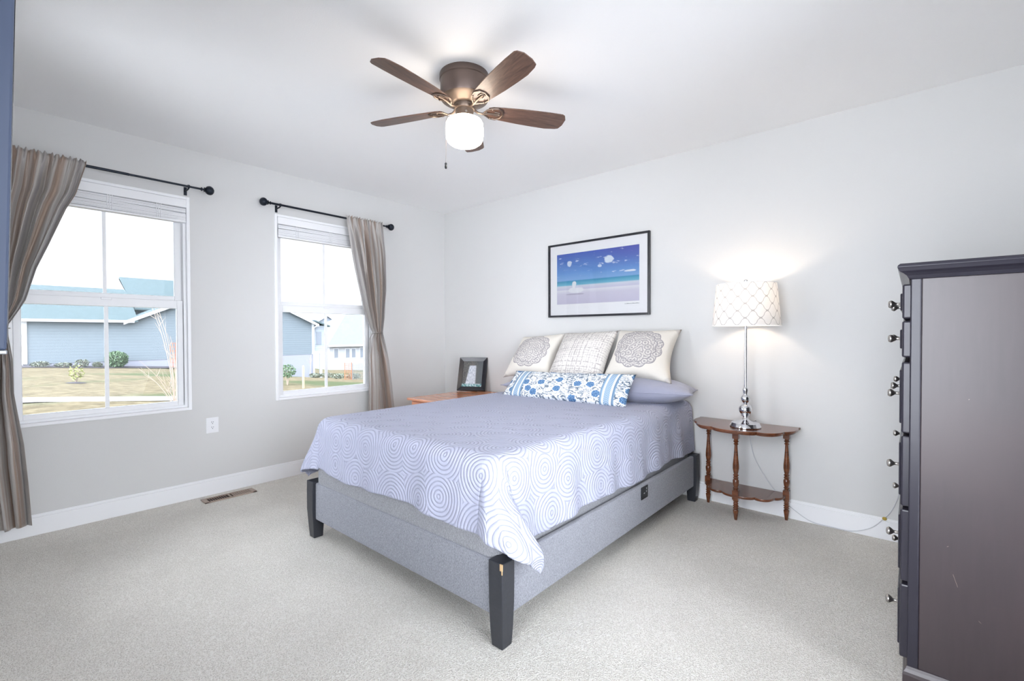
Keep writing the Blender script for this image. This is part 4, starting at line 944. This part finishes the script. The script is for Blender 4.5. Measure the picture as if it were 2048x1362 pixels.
simple_house('gabled_house', 'pale blue gabled house behind the long white house', -71.5, 29.6, 41.3, -2, .95, 4.55, M['siding_grey'], M['roof_grey'], gable=True)
simple_house('distant_house', 'distant white house with broad green roof, left of the small gable', -95, 44.5, 56, -2, 3.0, 5.0, M['ext_white'], M['roof'], D=12)
simple_house('distant_house', 'distant white house with a small front gable, under the green roofs', -85, 46.5, 49.7, -2, 2.6, 4.0, M['ext_white'], M['roof'], gable=True)
simple_house('distant_house', 'distant house with green roof, farthest right in the window', -92, 58, 70, -2, 3.0, 5.6, M['ext_white'], M['roof'], D=12)

def foliage(bm, c, rx, ry, rz_, n, sz, rng):
    for _ in range(n):
        d = Vector((rng.gauss(0, 1), rng.gauss(0, 1), rng.gauss(0, 1))).normalized()*rng.uniform(.3, 1)**.5
        p = Vector((c[0]+d.x*rx, c[1]+d.y*ry, c[2]+d.z*rz_)); a = Vector((rng.uniform(-1, 1), rng.uniform(-1, 1), rng.uniform(-1, 1))).normalized(); b = a.orthogonal().normalized()
        bm.faces.new([bm.verts.new(p+a*sz), bm.verts.new(p+b*sz*.5), bm.verts.new(p-a*sz), bm.verts.new(p-b*sz*.5)])
def bush(name, label, cat, x, y, r, h, n, sz, m, seed, stem=True, stemh=0, group=None):
    rng = random.Random(seed); z = gz(x, y); root = empty(name, (x, y, z), label, cat, group)
    bm = bmesh.new(); foliage(bm, (0, 0, stemh+h/2), r, r, h/2, n, sz, rng); obj('foliage', bm, m, root)
    bm = bmesh.new()
    for k in range(5): a = k*1.3; tube(bm, [(0, 0, -.05), (.3*r*math.cos(a), .3*r*math.sin(a), stemh+h*.35), (.6*r*math.cos(a+.3), .6*r*math.sin(a+.3), stemh+h*.8)], .012+.01*r, 5, .4)
    obj('stems', bm, M['twig'], root); return root
def mulch(x, y, r, name='mulch_ring', label='', ry=None):
    bm = bmesh.new(); ry = ry or r; n = 24
    top = bm.verts.new((0, 0, .05)); ring = []
    for k in range(n):
        a = 2*PI*k/n; px, py = r*math.cos(a)*(1+.06*math.sin(5*a)), ry*math.sin(a)*(1+.04*math.sin(7*a)); ring.append(bm.verts.new((px, py, gz(x+px, y+py)-gz(x, y)+.01)))
    for k in range(n): bm.faces.new((top, ring[k], ring[(k+1) % n]))
    return tag(obj(name, bm, M['mulch'], loc=(x, y, gz(x, y))), label, 'mulch')
mulch(-20, -1.2, .38, label='small dark mulch circle around the young tree on the lawn', ry=.30)
bush('young_tree', 'thin young tree with yellow green leaves on the open lawn', 'tree', -20, -1.2, .24, .62, 140, .05, M['leaf_pale'], 3, stemh=.1)
bush('evergreen_shrub', 'round dark green shrub against the blue house wall', 'shrub', -33.4, 2.05, .60, 1.05, 1500, .07, M['leaf'], 5)
for i, (y, r, h, lb) in enumerate(((-1.3, .45, .35, 'low olive shrub at the left end of the blue house bed'), (-.35, .4, .30, 'low grey shrub second from the left in the blue house bed'), (.45, .35, .50, 'wispy grey shrub behind the young tree in the blue house bed'), (1.15, .26, .35, 'small grey shrub beside the round green shrub'))):
    bush('low_shrub', lb, 'shrub', -33.4, y, r, h, 260, .06, M['shrub'], 20+i)
def bed_strip():
    bm = bmesh.new(); ys = [-2.2+i*.9 for i in range(22)]
    a = [bm.verts.new((-32.6+.15*math.sin(y*2), y, gz(-32.6, y)+.03)) for y in ys]; b = [bm.verts.new((-34.55, y, gz(-34.55, y)+.06)) for y in ys]
    for i in range(len(ys)-1): bm.faces.new((a[i], a[i+1], b[i+1], b[i]))
    tag(obj('mulch_bed', bm, M['mulch']), 'dark mulch bed along the foot of the blue house', 'mulch', kind='structure')
bed_strip()
def bare_shrub():
    x, y = -9, -.62; z = gz(x, y); rng = random.Random(12)
    root = empty('bare_shrub', (x, y, z), 'leafless pale branching shrub close outside the window nearest the camera', 'shrub')
    for k in range(9):
        bm = bmesh.new(); ty = rng.uniform(-.75, .10); tz = rng.uniform(1.5, 3.1) if k < 6 else rng.uniform(.8, 1.7); tx = rng.uniform(-.4, .4)
        p = [(0, 0, 0), (tx*.3, ty*.25+.05, tz*.35), (tx*.7, ty*.6+.05, tz*.7), (tx, ty, tz)]; sp = spline(p, 5); tube(bm, sp, .012, 5, .25)
        for m_ in range(5):
            q = sp[rng.randrange(4, len(sp)-2)]; tube(bm, [q, q+Vector((rng.uniform(-.1, .1), rng.uniform(-.25, .15), rng.uniform(.1, .35)))], .005, 4, .4)
        obj('branch', bm, M['twig'], root)
bare_shrub()
def wire_cage(name, label, x, y, w_, z1, m, post=True, zoff=0, cat='trellis'):
    z = gz(x, y); root = empty(name, (x, y, z), label, cat); bm = bmesh.new(); h = z1-z
    n = max(3, int(w_/.09))
    for k in range(n+1): yy = -w_/2+w_*k/n; bx(bm, -.006, .006, yy-.006, yy+.006, zoff, h)
    m2 = max(4, int((h-zoff)/.10))
    for k in range(m2+1): zz = zoff+(h-zoff)*k/m2; bx(bm, -.006, .006, -w_/2, w_/2, zz-.006, zz+.006)
    obj('wire_mesh', bm, m, root)
    for s in (-1, 1): obj('post', box(-.015, .015, s*w_/2-.015, s*w_/2+.015, -.1, h+.05) if not zoff else box(-.004, .004, s*w_/2-.004, s*w_/2+.004, -.1, h+.02), m if not zoff else M['wire'], root)
    return root
wire_cage('garden_trellis', 'orange lattice trellis on the slope by the white house', -20, 10.13, .42, -.36, M['rust'])
wire_cage('garden_trellis', 'reddish wire trellis beside the bare shrub', -12, .07, .18, 1.05, M['rust'], zoff=1.0)
wire_cage('wire_fence', 'grey wire fence panel right of the orange trellis', -20, 10.95, 1.1, -.42, M['wire'], cat='fence')
def stake():
    z = gz(-15, 5.24); bm = box(-.03, .03, -.035, .035, -.1, .92); v = [bm.verts.new(p) for p in ((-.03, -.035, .92), (.03, -.035, .92), (.03, .035, .92), (-.03, .035, .92))]; t = bm.verts.new((0, 0, .98))
    for i in range(4): bm.faces.new((v[i], v[(i+1) % 4], t))
    tag(obj('wooden_stake', bm, M['stake'], loc=(-15, 5.24, z)), 'pale wooden stake standing in the lawn before the blue house', 'stake')
stake()
bush('small_tree', 'small leafy green tree in front of the foundation, left of the stake', 'tree', -17, 5.45, .36, .62, 420, .05, M['leaf'], 31, stemh=.32)
for i, (x, y, r, h, lb) in enumerate(((-26, 12.0, .5, .35, 'low grey green shrub below the porch posts'), (-22, 10.6, .4, .3, 'low grey green shrub left of the orange trellis'), (-22, 11.6, .45, .35, 'low grey green shrub in front of the wire fence'), (-24, 10.2, .4, .3, 'low grey green shrub between stake and trellis'))):
    bush('low_shrub', lb, 'shrub', x, y, r, h, 260, .06, M['shrub'], 40+i)
for i, (x, y, lb) in enumerate(((-28, 8.2, 'bare twiggy sapling above the small leafy tree'), (-30, 12.7, 'bare thin sapling left of the downspout'))):
    rng = random.Random(60+i); root = empty('bare_sapling', (x, y, gz(x, y)), lb, 'tree')
    bm = bmesh.new(); tube(bm, [(0, 0, -.05), (.02, .05, .8), (0, .1, 1.7)], .03, 6, .4); obj('trunk', bm, M['twig'], root)
    for k in range(8):
        z = rng.uniform(.6, 1.6); bm = bmesh.new(); tube(bm, [(0, .05, z), (rng.uniform(-.2, .2), rng.uniform(-.5, .5), z+rng.uniform(.2, .7))], .012, 5, .3); obj('branch', bm, M['twig'], root)
